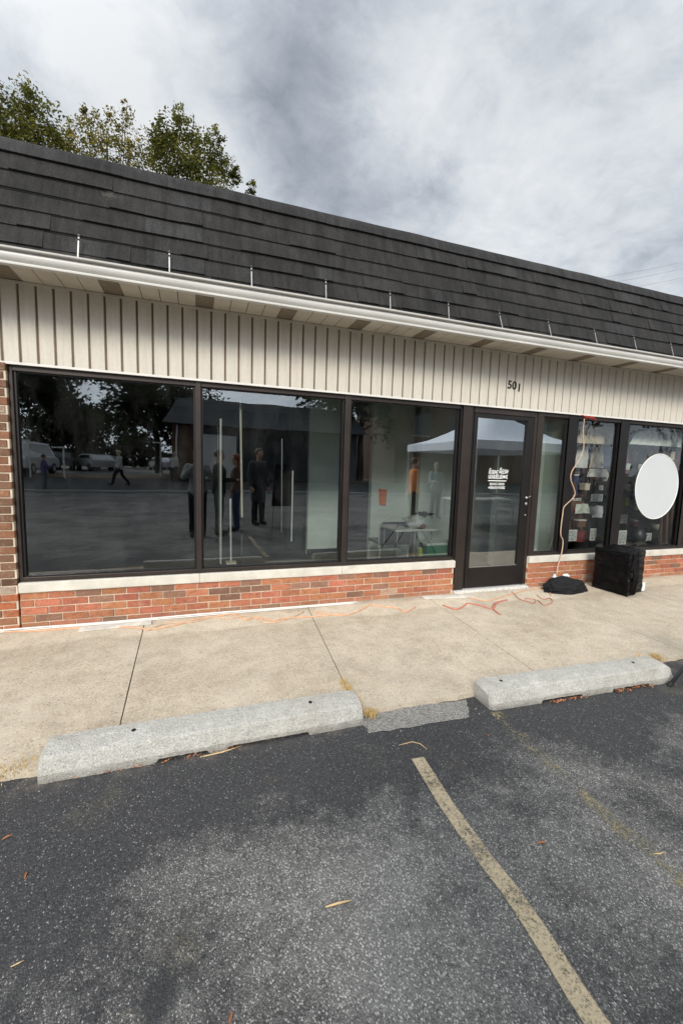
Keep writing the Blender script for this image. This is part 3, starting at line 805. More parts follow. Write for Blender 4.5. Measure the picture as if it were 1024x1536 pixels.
glyphs(3.455, 3.56, 1.432, .045, .020, .3, .34); glyphs(3.45, 3.48, 1.44, .062, .022, .2, .4)
glyphs(3.30, 3.575, 1.372, .042, .024, .0, .36, .3)
decal.quad((3.295, .0395, 1.338), (3.56, .0395, 1.338), (3.56, .0395, 1.348), (3.295, .0395, 1.348))
glyphs(3.325, 3.43, 1.292, .024, .013, .1, .5); glyphs(3.445, 3.53, 1.292, .024, .013, .1, .5)
glyphs(3.31, 3.42, 1.248, .026, .014, .0, .5); glyphs(3.435, 3.55, 1.248, .026, .014, .0, .5)
decal.build('decal', M['white'], D)

# interior shells -----------------------------------------------------------------
MB().box(-2.6, 4.50, .15, 5.2, -.02, .03).build('shop_floor', M['interior_floor'], B)
MB().box(4.60, 8.95, .15, 5.2, -.02, .03).build('shop_floor', M['wood'], B)
MB().box(-2.6, 8.95, .142, 5.2, 2.6, 2.64).build('ceiling', M['ceiling'], B)
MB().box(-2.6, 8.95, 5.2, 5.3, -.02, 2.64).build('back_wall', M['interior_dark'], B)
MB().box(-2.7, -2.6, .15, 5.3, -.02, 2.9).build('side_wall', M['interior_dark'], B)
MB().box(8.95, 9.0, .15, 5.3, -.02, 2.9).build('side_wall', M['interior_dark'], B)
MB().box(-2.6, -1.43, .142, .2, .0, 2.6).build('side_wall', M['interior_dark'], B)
MB().box(4.50, 4.60, .13, 5.2, .03, 2.6).build('party_wall', M['interior_wall'], B)
# pale partition boards standing behind the glass
def partition(x0, x1, y, z1=2.6, th=.1, z0=.03, bot=.0):
    m = MB(); m.box(x0, x1, y, y+th, z0, z1); o = m.build('partition', M['interior_wall'], B)
    MB().box(x0, x1, y-.012, y, z0, z0+.09).build('skirting', M['interior_dark'] if bot else M['white'], o)
partition(1.66, 2.16, 2.28, bot=1)
partition(2.50, 3.19, 1.72)
partition(3.20, 4.0, 1.5, th=.1)
partition(4.24, 4.499, 1.02)
MB().box(4.20, 4.498, .42, .46, .03, 2.6).build('partition', M['interior_wall'], B)
MB().box(4.30, 4.40, .405, .419, .03, .75).build('skirting', M['white'], B)
# a duller grey divider running back at pane two
MB().box(1.40, 1.655, 2.6, 2.7, .03, 2.6).build('partition', M['interior_dark'], B)
# raised display floor
# ------------------------------------------------------------------ things inside
def pole(name, pxs, y, r_, mat, label, base=None):
    (xa, ya), (xb, yb) = pxs; a = at(xa, ya, 1, y); b = at(xb, yb, 1, y)
    root = empty(name, (b.x, y, b.z)); tag(root, label, 'pole')
    m = MB(); m.tube([tuple(b-root.location), tuple(a-root.location)], r_, 8); m.build('shaft', mat, root)
    if base:
        m = MB(); m.box(-base, base, -.05, .05, 0, .02); m.build('foot', M['lath'], root)
    return root
pole('display_pole', ((331, 628), (331, 846)), .35, .011, M['white'], 'tall white clothes pole just right of the first window bar, inside the glass')
pole('display_pole', ((327, 640), (328.5, 840)), .5, .005, M['steel'], 'thin grey rod right behind the tall white pole')
pole('lath_pole', ((360.5, 598), (363, 776)), .30, .011, M['lath'], 'bright cream lath hanging in the middle of the second window')
pole('display_pole', ((345.5, 748), (346.5, 845)), .22, .009, M['white'], 'short white post standing on a small wooden foot', .05)
pole('display_pole', ((362.5, 803), (362.5, 845)), .35, .006, M['steel'], 'shortest thin grey rod, low beside the wooden foot')
pole('display_pole', ((423, 658), (422, 798)), .30, .007, M['steel'], 'thin pale rod in front of the black banner')
pole('display_pole', ((439, 706), (437, 812)), .30, .008, M['white'], 'white curved rod at the right side of the black banner')
# orange notice
a, b, c_, d_ = [at(x, y, 1, 1.70) for x, y in ((568, 733), (580.5, 734.5), (578.5, 758), (568.5, 757))]
m = MB(); m.quad(tuple(d_), tuple(c_), tuple(b), tuple(a)); m.quad(*[tuple(Vector(q)+Vector((0, .004, 0))) for q in (a, b, c_, d_)])
tag(m.build('paper_notice', M['orange']), 'small orange paper notice on the pale partition', 'notice')

# folding table with clutter behind pane three
T = empty('folding_table', (2.52, .55, .03)); tag(T, 'white topped folding table behind the third window', 'table')
tz = at(650, 793, 1, .35).z-.03
MB().box(-.28, .30, -.22, .25, tz-.03, tz).build('tabletop', M['white'], T, bevel=.008)
for sx, sy in ((-.24, -.17), (.26, -.17), (-.24, .2), (.26, .2)): MB().tube([(sx, sy, 0), (sx*.95, sy, tz-.03)], .012, 8).build('leg', M['steel'], T)
tzz = tz+.03
def crumple(name, c, s, mat, label, cat, seed, sub=3, amp=.5, squash=1):
    m = MB(); m.ell((0, 0, 0), s[0], s[1], s[2], 22, 14, fn=lambda d: 1+amp*noise.noise(d*1.7+Vector((seed, 0, 0)))+.3*amp*noise.noise(d*5+Vector((seed, 9, 0))))
    o = m.build(name, mat, smooth=True); o.location = c; return tag(o, label, cat)
crumple('plastic_bag', (2.56, .45, tzz+.075), (.15, .11, .08), M['paper'], 'crumpled white plastic bag on the folding table', 'bag', 3)
crumple('cloth_bundle', (2.70, .48, tzz+.17), (.10, .08, .025), M['black'], 'black cloth thrown over the top of the white bag', 'cloth', 8, amp=.9)
crumple('cloth_bundle', (2.60, .36, tzz+.03), (.05, .05, .035), M['wood'], 'small brown rag at the front of the table', 'cloth', 5)
# arched white chair back
ch = empty('chair', (2.55, .95, .03)); tag(ch, 'white framed chair with round arched back and grey seat behind the table', 'chair')
arc = [(-.24, 0, .35)]+[(-.24+.24*(1-math.cos(PI*k/12)), 0, .62+.16*math.sin(PI*k/12)) for k in range(13)]+[(.24, 0, .35)]
MB().tube(arc, .009, 8).build('back_frame', M['white'], ch)
MB().box(-.225, .225, .0, .012, .40, .70).build('backrest', M['dark_metal'], ch, bevel=.01)
MB().box(-.23, .23, 0, .42, .38, .42).build('seat', M['dark_metal'], ch, bevel=.015)
for sx in (-.22, .22):
    for sy in (.02, .4): MB().tube([(sx, sy, 0), (sx*.95, sy, .38)], .01, 8).build('leg', M['white'], ch)
# green crate and lime bottle low by the glass
q0 = at(639, 831, 1, .17); q1 = at(683, 817, 1, .17)
gc = empty('green_crate', ((q0.x+q1.x)/2, .25, q0.z-.0)); tag(gc, 'green plastic crate with pale lid on the floor by the window', 'crate')
hw = (q1.x-q0.x)/2; hh = q1.z-q0.z
MB().box(-hw, hw, -.09, .12, -.2, hh).build('body', M['green'], gc, bevel=.008)
MB().box(-hw-.01, hw+.01, -.1, .13, hh+.001, hh+.03).build('lid', M['interior_wall'], gc, bevel=.006)
bq = at(629.5, 832, 1, .2)
bt = empty('drink_bottle', (bq.x, .2, bq.z)); tag(bt, 'bottle of lime green drink with dark cap beside the green crate', 'bottle')
MB().tube([(0, 0, -.1), (0, 0, .065), (0, 0, .08), (0, 0, .1)], [.03, .028, .022, .014], 14).build('body', M['lime'], bt, smooth=True)
MB().tube([(0, 0, .1), (0, 0, .14)], [.026, .03], 12).build('cap', M['black'], bt)

# shop on the right: shelving, prints, clothes --------------------------------------
su = empty('shelf_unit', (5.6, .75, .03)); tag(su, 'dark wooden shelf unit filling the right hand shop window', 'shelf')
for zz in (.42, .75, 1.08, 1.42): MB().box(-.85, 1.6, -.2, .2, zz-.015, zz+.015).build('shelf', M['dark_wood'], su)
for xx in (-.85, .0, .8, 1.6): MB().box(xx-.02, xx+.02, -.2, .2, 0, 1.9).build('upright', M['dark_wood'], su)
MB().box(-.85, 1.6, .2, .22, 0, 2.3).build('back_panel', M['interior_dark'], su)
prints = [((848, 795), (864, 812), .30, 'white sketch card at the lower left corner of the shop window'),
          ((884, 793), (893, 811), .30, 'narrow white card next to the dark red cloth'),
          ((904, 795), (912, 811), .30, 'narrow white card low beside the thick window bar'),
          ((926, 796), (938, 817), .30, 'pale green print low, just right of the thick window bar'),
          ((908, 762), (916, 786), .40, 'tall pale print above the low cards'),
          ((911, 731), (920, 754), .45, 'white labels in a block near the top of the thick window bar'),
          ((886, 741), (903, 752), .50, 'cream card with dark flecks on the middle shelf'),
          ((898, 728), (904, 735), .50, 'smallest cream card above the flecked card'),
          ((859, 747), (871, 751), .40, 'small flat grey card by the hanging cord'),
          ((928, 772), (940, 785), .45, 'grey round edged print right of the window bar'),
          ((957, 696), (962, 705), .45, 'small orange pot shaped card left of the white oval'),
          ((965, 800), (976, 811), .45, 'white print below the white oval')]
fm = NT('sketch_print'); lk = fm.ramp(fm.noise(55, 3, .6, dist=1), [(.40, (.12, .15, .17)), (.5, (.62, .68, .68))]); fm.bsdf(lk, .7)
for (x0, y0), (x1, y1), Y, lab in prints:
    p00, p10, p11, p01 = at(x0, y1, 1, Y), at(x1, y1, 1, Y), at(x1, y0, 1, Y), at(x0, y0, 1, Y)
    r_ = empty('framed_print', tuple(p00)); tag(r_, lab, 'print', 'prints and cards in the shop window')
    w_, h_ = p10.x-p00.x, p01.z-p00.z
    MB().box(0, w_, 0, .01, 0, h_).build('frame', M['paper'], r_)
    MB().box(w_*.08, w_*.92, -.002, .0, h_*.08, h_*.92).build('picture', fm.m, r_)
def hanging(name, x0, x1, y0, y1, Y, mat, label, cat, seed=0, folds=5):
    A = at(x0, y0, 1, Y); Bq = at(x1, y1, 1, Y); m = MB(); nx, nz = 20, 8
    for j in range(nz+1):
        for i in range(nx+1):
            u, v = i/nx, j/nz; sp = .75+.25*v
            m.v.append((A.x+(Bq.x-A.x)*(.5+(u-.5)*sp), Y+.025*math.sin(u*folds*6.28+seed+v)+.02*noise.noise(Vector((u*3, v*3, seed))), A.z+(Bq.z-A.z)*v-.02*abs(u-.5)*(1-v)))
    for j in range(nz):
        for i in range(nx): m.f.append((j*(nx+1)+i, j*(nx+1)+i+1, (j+1)*(nx+1)+i+1, (j+1)*(nx+1)+i)); m.c.append(m.cur)
    return tag(m.build(name, mat, smooth=True), label, cat)
hanging('window_valance', 866, 928, 636, 668, .32, M['beige'], 'beige gathered valance at the top of the middle shop window', 'valance', 1, 9)
hanging('window_valance', 946, 1040, 643, 672, .32, M['interior_wall'], 'pale grey green valance at the top of the far right window', 'valance', 2, 12)
hanging('hanging_garment', 902, 924, 668, 700, .55, M['blue'], 'navy denim garment hanging beside the thick window bar', 'garment', 3, 2)
hanging('hanging_garment', 884, 902, 668, 702, .55, M['beige'], 'cream garment hanging left of the navy one', 'garment', 4, 2)
hanging('hanging_garment', 862, 880, 668, 702, .5, M['paper'], 'white garment hanging at the top of the cord', 'garment', 5, 2)
hanging('hanging_garment', 952, 964, 680, 700, .5, M['black'], 'small black garment hanging left of the white oval', 'garment', 6, 1)
hanging('folded_cloth', 866, 884, 796, 812, .42, M['red_cloth'], 'dark red cloth draped between the low white cards', 'cloth', 7, 2)
hanging('curtain', 858, 874, 636, 800, .62, M['wood'], 'brown curtain strip at the left side of the shop window', 'curtain', 8, 3)
hanging('folded_cloth', 862, 884, 755, 770, .5, M['interior_wall'], 'grey green folded cloth on the shelf by the cord', 'cloth', 9, 1)
hanging('folded_cloth', 888, 902, 758, 776, .5, M['canvas'], 'pale blue cloth on the shelf right of the grey green one', 'cloth', 11, 1)
hanging('tapestry', 958, 1040, 672, 740, .6, M['house_brick'], 'olive brown hanging behind the white oval', 'hanging', 9, 5)
hanging('folded_cloth', 878, 912, 702, 716, .45, M['paper'], 'long white cloth laid slanting over the upper shelf', 'cloth', 10, 2)
for i, (px, wd) in enumerate(((990, 5), (998, 6), (1006, 5), (1015, 7), (1024, 6))):
    a = at(px, 815, 1, .5); b = at(px+3, 740+i*6, 1, .5)
    m = MB(); m.tube([tuple(a), tuple(b)], .02+.003*(i % 2), 8)
    tag(m.build('wooden_slat', M['wood']), ['leftmost brown wooden slat leaning at the right window', 'second brown wooden slat from the left at the right window', 'middle brown wooden slat at the right window', 'fourth brown wooden slat, nearly at the photo edge', 'last brown wooden slat at the photo edge'][i], 'slat', 'brown slats in the right window')
goods = [(852, 771, 12, 10, M['red_cloth'], 'dark red'), (868, 790, 14, 9, M['wood'], 'brown'), (889, 772, 10, 12, M['canvas'], 'pale blue'), (876, 735, 9, 8, M['lath'], 'cream'), (893, 719, 8, 8, M['orange'], 'orange'), (859, 724, 8, 10, M['blue'], 'navy'),
         (906, 722, 8, 7, M['paper'], 'white'), (935, 758, 8, 10, M['lime'], 'lime'), (940, 735, 7, 9, M['beige'], 'linen'), (948, 790, 9, 9, M['red_cloth'], 'wine red'), (952, 765, 8, 7, M['paper'], 'chalk white'), (937, 705, 7, 8, M['interior_wall'], 'grey green'), (982, 795, 9, 9, M['lath'], 'straw coloured'), (1003, 690, 9, 11, M['beige'], 'sand coloured')]
for gi, (px, py, wd, hd, mt, cn) in enumerate(goods):
    p0 = at(px, py, 1, .52); sc2 = .0103; w2, h2 = wd*sc2/2, hd*sc2
    gd = empty('gift_box' if gi % 2 else 'basket', (p0.x, .52, p0.z)); tag(gd, cn+(' gift box' if gi % 2 else ' basket')+' in the shop window '+('left' if px < 925 else 'right')+' of the thick bar', 'box' if gi % 2 else 'basket', 'small goods in the shop window')
    if gi % 2: MB().box(-w2, w2, -.05, .05, 0, h2).build('body', mt, gd, bevel=.004); MB().box(-w2*1.06, w2*1.06, -.055, .055, h2, h2*1.2).build('lid', M['white'] if gi % 4 == 1 else mt, gd)
    else:
        MB().tube([(0, 0, 0), (0, 0, h2*.5), (0, 0, h2)], [w2*.8, w2, w2*1.1], 14).build('body', mt, gd, smooth=True)
        MB().tube([(w2*math.cos(PI*k/8), 0, h2+w2*.9*math.sin(PI*k/8)) for k in range(9)], .004, 5).build('handle', M['wood'], gd)
for hi, (px, y0, y1, mt, cn) in enumerate(((868, 700, 742, M['blue'], 'navy'), (877, 704, 745, M['house_brick'], 'rust'), (886, 700, 728, M['beige'], 'oatmeal'), (934, 672, 712, M['red_cloth'], 'wine red'), (948, 676, 690, M['paper'], 'white'), (1010, 674, 740, M['wood'], 'brown'))):
    hanging('hanging_scarf', px-5, px+5, y0, y1, .62, mt, cn+' scarf hanging among the goods in the shop window', 'scarf', 20+hi, 2)
jug = at(963, 812, 1, .5)
m = MB(); m.tube([(0, 0, 0), (0, 0, .03), (0, 0, .12), (0, 0, .2), (0, 0, .24)], [.09, .11, .12, .08, .05], 18)
o = m.build('pot', M['dark_metal'], smooth=True); o.location = (jug.x-.12, .5, jug.z); tag(o, 'dark round pot on the lowest shelf under the oval', 'pot')

# white oval on the glass
ov = MB(); c0 = at(985, 730, 1, .048); rx, rz = .43, .462
pts = [(c0.x+rx*math.cos(2*PI*k/72), .047, c0.z+rz*math.sin(2*PI*k/72)) for k in range(72)]
ov.quad(*pts); ov.f[-1] = tuple(ov.f[-1]); 
OV = empty('oval_sign', (c0.x, .047, c0.z)); tag(OV, 'blank white oval sign stuck on the far right window', 'sign')
f_ = ov.build('face', M['oval']); local(f_, OV)
rim = MB().tube([(p[0], .046, p[2]) for p in pts], .006, 6, closed=True).build('rim', M['white']); local(rim, OV)

# ------------------------------------------------------------------ cords, boards, bags on the walk
def smooth_path(P, k=6):
    P = [Vector(p) for p in P]; out = []
    for i in range(len(P)-1):
        p0, p1, p2, p3 = P[max(i-1, 0)], P[i], P[i+1], P[min(i+2, len(P)-1)]
        for j in range(k):
            t = j/k; out.append(.5*((2*p1)+(-p0+p2)*t+(2*p0-5*p1+4*p2-p3)*t*t+(-p0+3*p1-3*p2+p3)*t**3))
    out.append(P[-1]); return out
def cord(name, pts, r_, mat, label):
    m = MB(); m.tube(smooth_path(pts), r_, 8); return tag(m.build(name, mat, smooth=True), label, 'cord')
def G(px, py, z=.006): return tuple(at(px, py, 2, z))
cord('extension_cord', [tuple(at(x, y, 1, yy)) for x, y, yy in ((876, 628, -.03), (874, 650, -.02), (875, 672, -.03), (868, 690, -.04), (857.5, 707, -.03), (856, 720, -.03), (862, 738, -.02), (858, 748, -.03), (846, 760, -.03), (843.5, 772, -.02), (840.5, 800, -.03), (844, 812, -.03), (841.5, 832, -.05), (836, 850, -.06), (835, 862, -.08))], .0062, M['cordtan'], 'tan extension cord hanging down the shop window to the ground')
cord('extension_cord', [G(x, y) for x, y in ((815, 868), (822, 880), (826, 893))], .006, M['cordpale'], 'short pale cord lying over the black cloth bag')
cord('extension_cord', [G(x, y) for x, y in ((0, 948), (60, 946), (120, 942), (195, 941), (225, 944), (262, 938), (300, 928), (335, 923), (352, 921), (368, 930), (385, 926), (410, 931), (430, 927), (470, 925), (510, 921))], .0085, M['cordpale'], 'long pale cord snaking along the left part of the wall')
cord('extension_cord', [G(x, y) for x, y in ((470, 918), (510, 923), (535, 918), (555, 908), (575, 910), (595, 912), (607, 918), (622, 911))], .0085, M['cordpale'], 'pale pink cord with small loops below the third window')
cord('extension_cord', [G(x, y) for x, y in ((664, 908), (684, 914), (697, 908), (702, 905), (722, 909), (738, 913), (746, 904), (760, 900), (742, 905), (740, 914), (750, 922))], .008, M['cordred'], 'faded red cord with a loop in front of the door')
cord('extension_cord', [G(x, y) for x, y in ((768, 888), (778, 898), (790, 902), (800, 905), (802, 899), (786, 898))], .0045, M['cordred'], 'thin reddish cord in a flat loop right of the door')
cord('extension_cord', [G(x, y) for x, y in ((805, 893), (815, 899), (824, 897), (828, 903), (816, 908), (806, 900))], .0045, M['cordred'], 'thin reddish cord beside the black cloth bag')
cord('extension_cord', [G(x, y) for x, y in ((222, 946), (250, 935), (290, 933), (318, 926), (345, 928), (372, 924), (398, 934), (425, 931), (455, 918))], .007, M['cordtan'], 'tan cord crossing the pale one below the second window')
cord('extension_cord', [G(x, y) for x, y in ((700, 896), (730, 901), (760, 893), (790, 885), (812, 882), (822, 874))], .006, M['cordpale'], 'pale cord running from the door step toward the black bag')
# white strip along the wall foot
pp = [(-3.0, -.05, .008), (-1.5, -.047, .012), (-.8, -.055, .008), (0, -.052, .012), (.8, -.06, .010), (1.62, -.062, .008)]
m = MB(); m.tube(smooth_path(pp, 5), .0085, 6); m.tube([(p[0], p[1]-.028, .007) for p in smooth_path(pp, 5)], .005, 6)
tag(m.build('white_cable_strip', M['trim'], smooth=True), 'white cable strip running along the foot of the brick wall', 'cable')
def board(x0, x1, y0, y1, rz, lab, th=.012):
    m = MB(); n = 24
    m.extr([(-.045, 0), (-.045, th), (.04, th+.001), (.045, 0)], -(x1-x0)/2, (x1-x0)/2, nseg=n, fn=lambda p: (p[0]+.006*noise.noise(Vector((p[1]*80, 1, p[0]))), p[1]+.004*noise.noise(Vector((p[0]*20, 2, 0))), p[2]))
    o = m.build('loose_board', M['board']); o.location = ((x0+x1)/2, (y0+y1)/2, .003); o.rotation_euler.z = rz
    return tag(o, lab, 'board')
board(-.96, -.40, -.13, -.19, .06, 'thin whitewashed board lying below the left window')
board(2.40, 3.02, -.10, -.18, -.14, 'thin whitewashed board lying in front of the door post')
rn = random.Random(31)
# crumbs of broken concrete at the door sill and wall foot, far too many to count
m = MB()
for i in range(330):
    if i < 200: x, y = rn.uniform(2.85, 3.95), rn.uniform(-.11, -.05)
    elif i < 300: x, y = rn.uniform(-1.4, 2.8), rn.uniform(-.16, -.03)
    else: x, y = rn.uniform(-1.0, 3.4), rn.gauss(-2.08, .06)
    s = rn.uniform(.0015, .006) if i < 300 else rn.uniform(.001, .004); z = 0 if y > -1.94 else -.028
    m.rbox((x, y, z+s*.4), s, s*.8, s*.5, rn.random()*6, rn.random(), rn.random())
tag(m.build('rubble_crumbs', M['stone_chip']), 'loose pale crumbs of concrete along the wall foot and sill', 'gravel', kind='stuff')

# black cloth bag
bx, by = 4.33, -.24
BG = empty('cloth_bag', (bx, by, 0)); tag(BG, 'slumped black cloth bag on the walk below the hanging cord', 'bag')
m = MB()
m.ell((0, 0, .05), .25, .15, .095, 64, 34, fn=lambda d: 1+.26*noise.noise(d*1.6+Vector((4, 0, 0)))-.34*abs(noise.noise(d*2.6+Vector((1, 7, 0))))+.20-.16*abs(noise.noise(d*6+Vector((5, 2, 0)))))
m.v = [(x*(1.0+.12*(z < .02)), y*(1.0+.12*(z < .02)), max(.001, z)) for x, y, z in m.v]
m.build('body', M['black'], BG, smooth=True)
m = MB(); m.ell((.13, .11, .14), .05, .03, .035, 16, 10, fn=lambda d: 1+.5*noise.noise(d*3)); m.build('white_rag', M['paper'], BG, smooth=True)
m = MB(); m.ell((-.05, .12, .12), .022, .022, .06, 12, 10, fn=lambda d: 1+.5*noise.noise(d*3+Vector((3, 3, 3)))); m.build('white_plug', M['paper'], BG, smooth=True)

# black plastic wrapped box
BX = empty('wrapped_box', (4.86, -.36, 0)); tag(BX, 'tall box wrapped in shiny black plastic, standing on the walk by the brick', 'box')
bm = bmesh.new()
A_, B_, C_, D_ = Vector((4.83, -.21, 0)), Vector((4.86, -.66, 0)), Vector((5.27, -.53, 0)), Vector((5.27, -.12, 0))
for v in (A_, B_, C_, D_): v -= BX.location
vs = [bm.verts.new(v+Vector((0, 0, z))) for z in (.008, .53) for v in (A_, B_, C_, D_)]
for f in ((3, 2, 1, 0), (4, 5, 6, 7), (0, 1, 5, 4), (1, 2, 6, 5), (2, 3, 7, 6), (3, 0, 4, 7)): bm.faces.new([vs[i] for i in f])
bmesh.ops.subdivide_edges(bm, edges=bm.edges[:], cuts=22, use_grid_fill=True)
bm.normal_update()
for v in bm.verts:
    p = v.co.copy(); k = noise.noise(Vector((p.x*6, p.y*6, p.z*14)))*.018+abs(noise.noise(Vector((p.x*11+3, p.y*11, p.z*17))))*.014+noise.noise(p*34)*.004
    v.co += v.normal*k
    if v.co.z < .004: v.co.z = .004
me = bpy.data.meshes.new('wrapping'); bm.to_mesh(me); bm.free()
for p in me.polygons: p.use_smooth = True
me.materials.append(M['black_plastic']); o = bpy.data.objects.new('wrapping', me); COL.objects.link(o); o.parent = BX
m = MB()
for (p, q) in ((A_, B_), (B_, C_)):
    for zz in (.13, .30, .47):
        m.tube([p+(q-p)*t_+Vector((0, 0, zz+.008*math.sin(t_*9)))+Vector((-.012, -.012, 0)) for t_ in [k/10 for k in range(11)]], .004, 6)
m.build('tape', M['black_plastic'], BX, smooth=True)
m = MB()
for k in range(3):
    m.tube([B_+Vector((.03+.05*k, -.012+.012*k, .03)), B_+Vector((.04+.05*k, -.03+.015*k, .25)), B_+Vector((.03+.05*k, -.014+.012*k, .55))], [.010, .016, .009], 6)
m.build('pleat', M['black_plastic'], BX, smooth=True)
m = MB(); q = Vector((5.29, -.54, .07))-BX.location; m.rbox(q, .028, .006, .055, .1); m.build('paper_tag', M['paper'], BX, bevel=.004)
# little scrap of red tape at the head of the window
m = MB()
for (x0, y0, x1, y1) in ((872, 622, 880, 629), (878, 625, 890, 630), (884, 624, 895, 632)):
    a, b = at(x0, y0, 1, -.03), at(x1, y1, 1, -.035)
    m.tube([tuple(a), tuple((a+b)/2+Vector((0, -.01, .01))), tuple(b)], [.003, .007, .003], 6)
tag(m.build('red_ribbon', M['red'], smooth=True), 'torn red ribbon tied at the top of the shop window', 'ribbon')

# a low metal stool that stands mostly outside the frame: one splayed leg shows at the right edge
FT = empty('metal_stool', (3.62, -2.45, -.03)); tag(FT, 'dark grey metal stool whose slanting leg stands at the right photo edge', 'stool')
def L_(p): return tuple(Vector(p)-FT.location)
MB().box(-.17, .17, -.17, .17, .47, .49).build('seat', M['dark_metal'], FT, bevel=.008)
for (f, t_) in (((3.17, -2.235, -.028), (3.50, -2.31, .445)), ((4.06, -2.235, -.028), (3.74, -2.31, .445)), ((3.17, -2.68, -.028), (3.50, -2.59, .445)), ((4.06, -2.68, -.028), (3.74, -2.59, .445))):
    m = MB(); m.tube([L_(f), L_(t_)], .0125, 10); lg = m.build('leg', M['dark_metal'], FT, smooth=True)
    d_ = Vector(t_)-Vector(f); m = MB(); m.tube([L_(f), L_(Vector(f)+d_*.05)], .016, 10); m.build('foot_cap', M['rubber'], lg)

# ------------------------------------------------------------------ small debris
def leafbit(px, py, z, s, lab, mat='leaf_litter', k=0):
    p = at(px, py, 2, z); m = MB(); a = k*1.3+.4
    L = Vector((math.cos(a), math.sin(a), 0)); W = Vector((-L.y, L.x, 0))
    c = [(-1, 0, .0), (-.4, .35, .25), (.3, .4, .35), (1, .05, .1), (.35, -.35, .3), (-.4, -.3, .2)]
    vs_ = [Vector((0, 0, 0))+L*s*u+W*s*v*.6+Vector((0, 0, s*w)) for u, v, w in c]
    m.quad(*vs_[:4]); m.quad(vs_[0], vs_[3], vs_[4], vs_[5])
    o = m.build('fallen_leaf', M[mat]); o.location = (p.x, p.y, z+.002); return tag(o, lab, 'leaf', 'dead leaves on the asphalt')
leafbit(812, 1266, -.03, .022, 'reddish dead leaf right of the yellow line', k=2)
leafbit(10, 1258, -.03, .018, 'orange dead leaf at the left edge of the asphalt', k=0)
leafbit(38, 1315, -.03, .016, 'small brown dead leaf lower at the left edge', k=1)
leafbit(346, 1529, -.03, .016, 'red brown dead leaf at the bottom edge of the photo', k=3)
leafbit(732, 1104, -.03, .010, 'tiny dark leaf near the end of the second parking stop', k=4)
def twig(pts, r_, lab):
    m = MB(); m.tube([tuple(at(x, y, 2, -.026)) for x, y in pts], [r_*.6]+[r_]*(len(pts)-2)+[r_*.5] if len(pts) > 2 else r_, 6)
    return tag(m.build('twig', M['twig'], smooth=True), lab, 'twig', 'twigs and straws on the ground')
twig([(488, 1361), (508, 1355), (526, 1351)], .004, 'short thick pale twig lying in the middle of the asphalt')
twig([(598, 1118), (618, 1113), (630, 1116), (640, 1124)], .0022, 'thin bent straw just above the end of the yellow line')
twig([(980, 1281), (989, 1281), (996, 1278)], .0025, 'tiny pale twig at the right side of the asphalt')
twig([(97, 1168), (130, 1160), (172, 1149)], .004, 'brown twig along the front left of the first parking stop')
twig([(300, 1136), (335, 1128), (362, 1119)], .004, 'straw coloured twig along the front middle of the first parking stop')
twig([(16, 1451), (26, 1446), (36, 1441)], .002, 'thin straw at the lower left of the asphalt')
# dry grass tufts
def tuft(name, spots, n, h, mat, label, cat, spread=.02, seed=0):
    r = random.Random(seed); m = MB()
    for _ in range(n):
        c = r.choice(spots); x = c[0]+r.gauss(0, spread); y = c[1]+r.gauss(0, spread*1.2); a = r.random()*2*PI; l = h*r.uniform(.4, 1.2); b = r.uniform(.4, 1.1)
        w = .0016; d = Vector((math.cos(a), math.sin(a), 0)); s_ = Vector((-d.y, d.x, 0))*w
        p0 = Vector((x, y, c[2])); p1 = p0+d*l*.4*b+Vector((0, 0, l*.6)); p2 = p0+d*l*b+Vector((0, 0, l*(.75-.45*b)))
        m.quad(p0-s_, p0+s_, p1+s_*.8, p1-s_*.8); m.quad(p1-s_*.8, p1+s_*.8, p2)
    return tag(m.build(name, mat), label, cat)
tuft('dry_weed', [(joint_x(5, y), y, .0) for y in (-1.62, -1.68, -1.74, -1.8, -1.86, -1.9, -1.93, -1.95, -1.96)]+[(.955+.02*k, -1.975, -.02) for k in range(3)], 520, .05, M['straw'], 'yellow dry weed tuft in the joint right of the first parking stop', 'weed', .014, 1)
tuft('dry_weed', [(-.93, -1.93, -.005), (-.86, -1.95, -.01), (-.80, -1.93, 0), (-1.0, -1.95, -.01)], 240, .028, M['straw'], 'patch of dry weeds at the walk edge left of the first parking stop', 'weed', .03, 2)
tuft('dry_weed', [(3.38, -1.93, 0), (3.45, -1.95, 0), (3.5, -1.92, 0)], 200, .04, M['straw'], 'dry weeds at the walk edge right of the second parking stop', 'weed', .025, 3)
# leaf litter caught in the slots under the stops
m = MB(); r = random.Random(12)
for _ in range(260):
    if r.random() < .55: x = r.uniform(2.70, 3.08); y = -2.19+r.gauss(0, .012)
    elif r.random() < .5: x = r.uniform(2.15, 2.45); y = -2.175+r.gauss(0, .008)
    else: x = r.uniform(-.55, .2); y = -2.045+r.gauss(0, .008)
    s = r.uniform(.004, .014); a = r.random()*6
    p = Vector((x, y, -.026+r.random()*.012)); d = Vector((math.cos(a), math.sin(a)*.6, r.uniform(-.3, .5)))*s; e = Vector((-math.sin(a), math.cos(a)*.6, r.uniform(-.3, .5)))*s*.5
    m.quad(p-d, p-e, p+d, p+e)
tag(m.build('leaf_litter', M['leaf_litter']), 'brown leaf litter caught under the parking stops', 'leaf litter', kind='stuff')

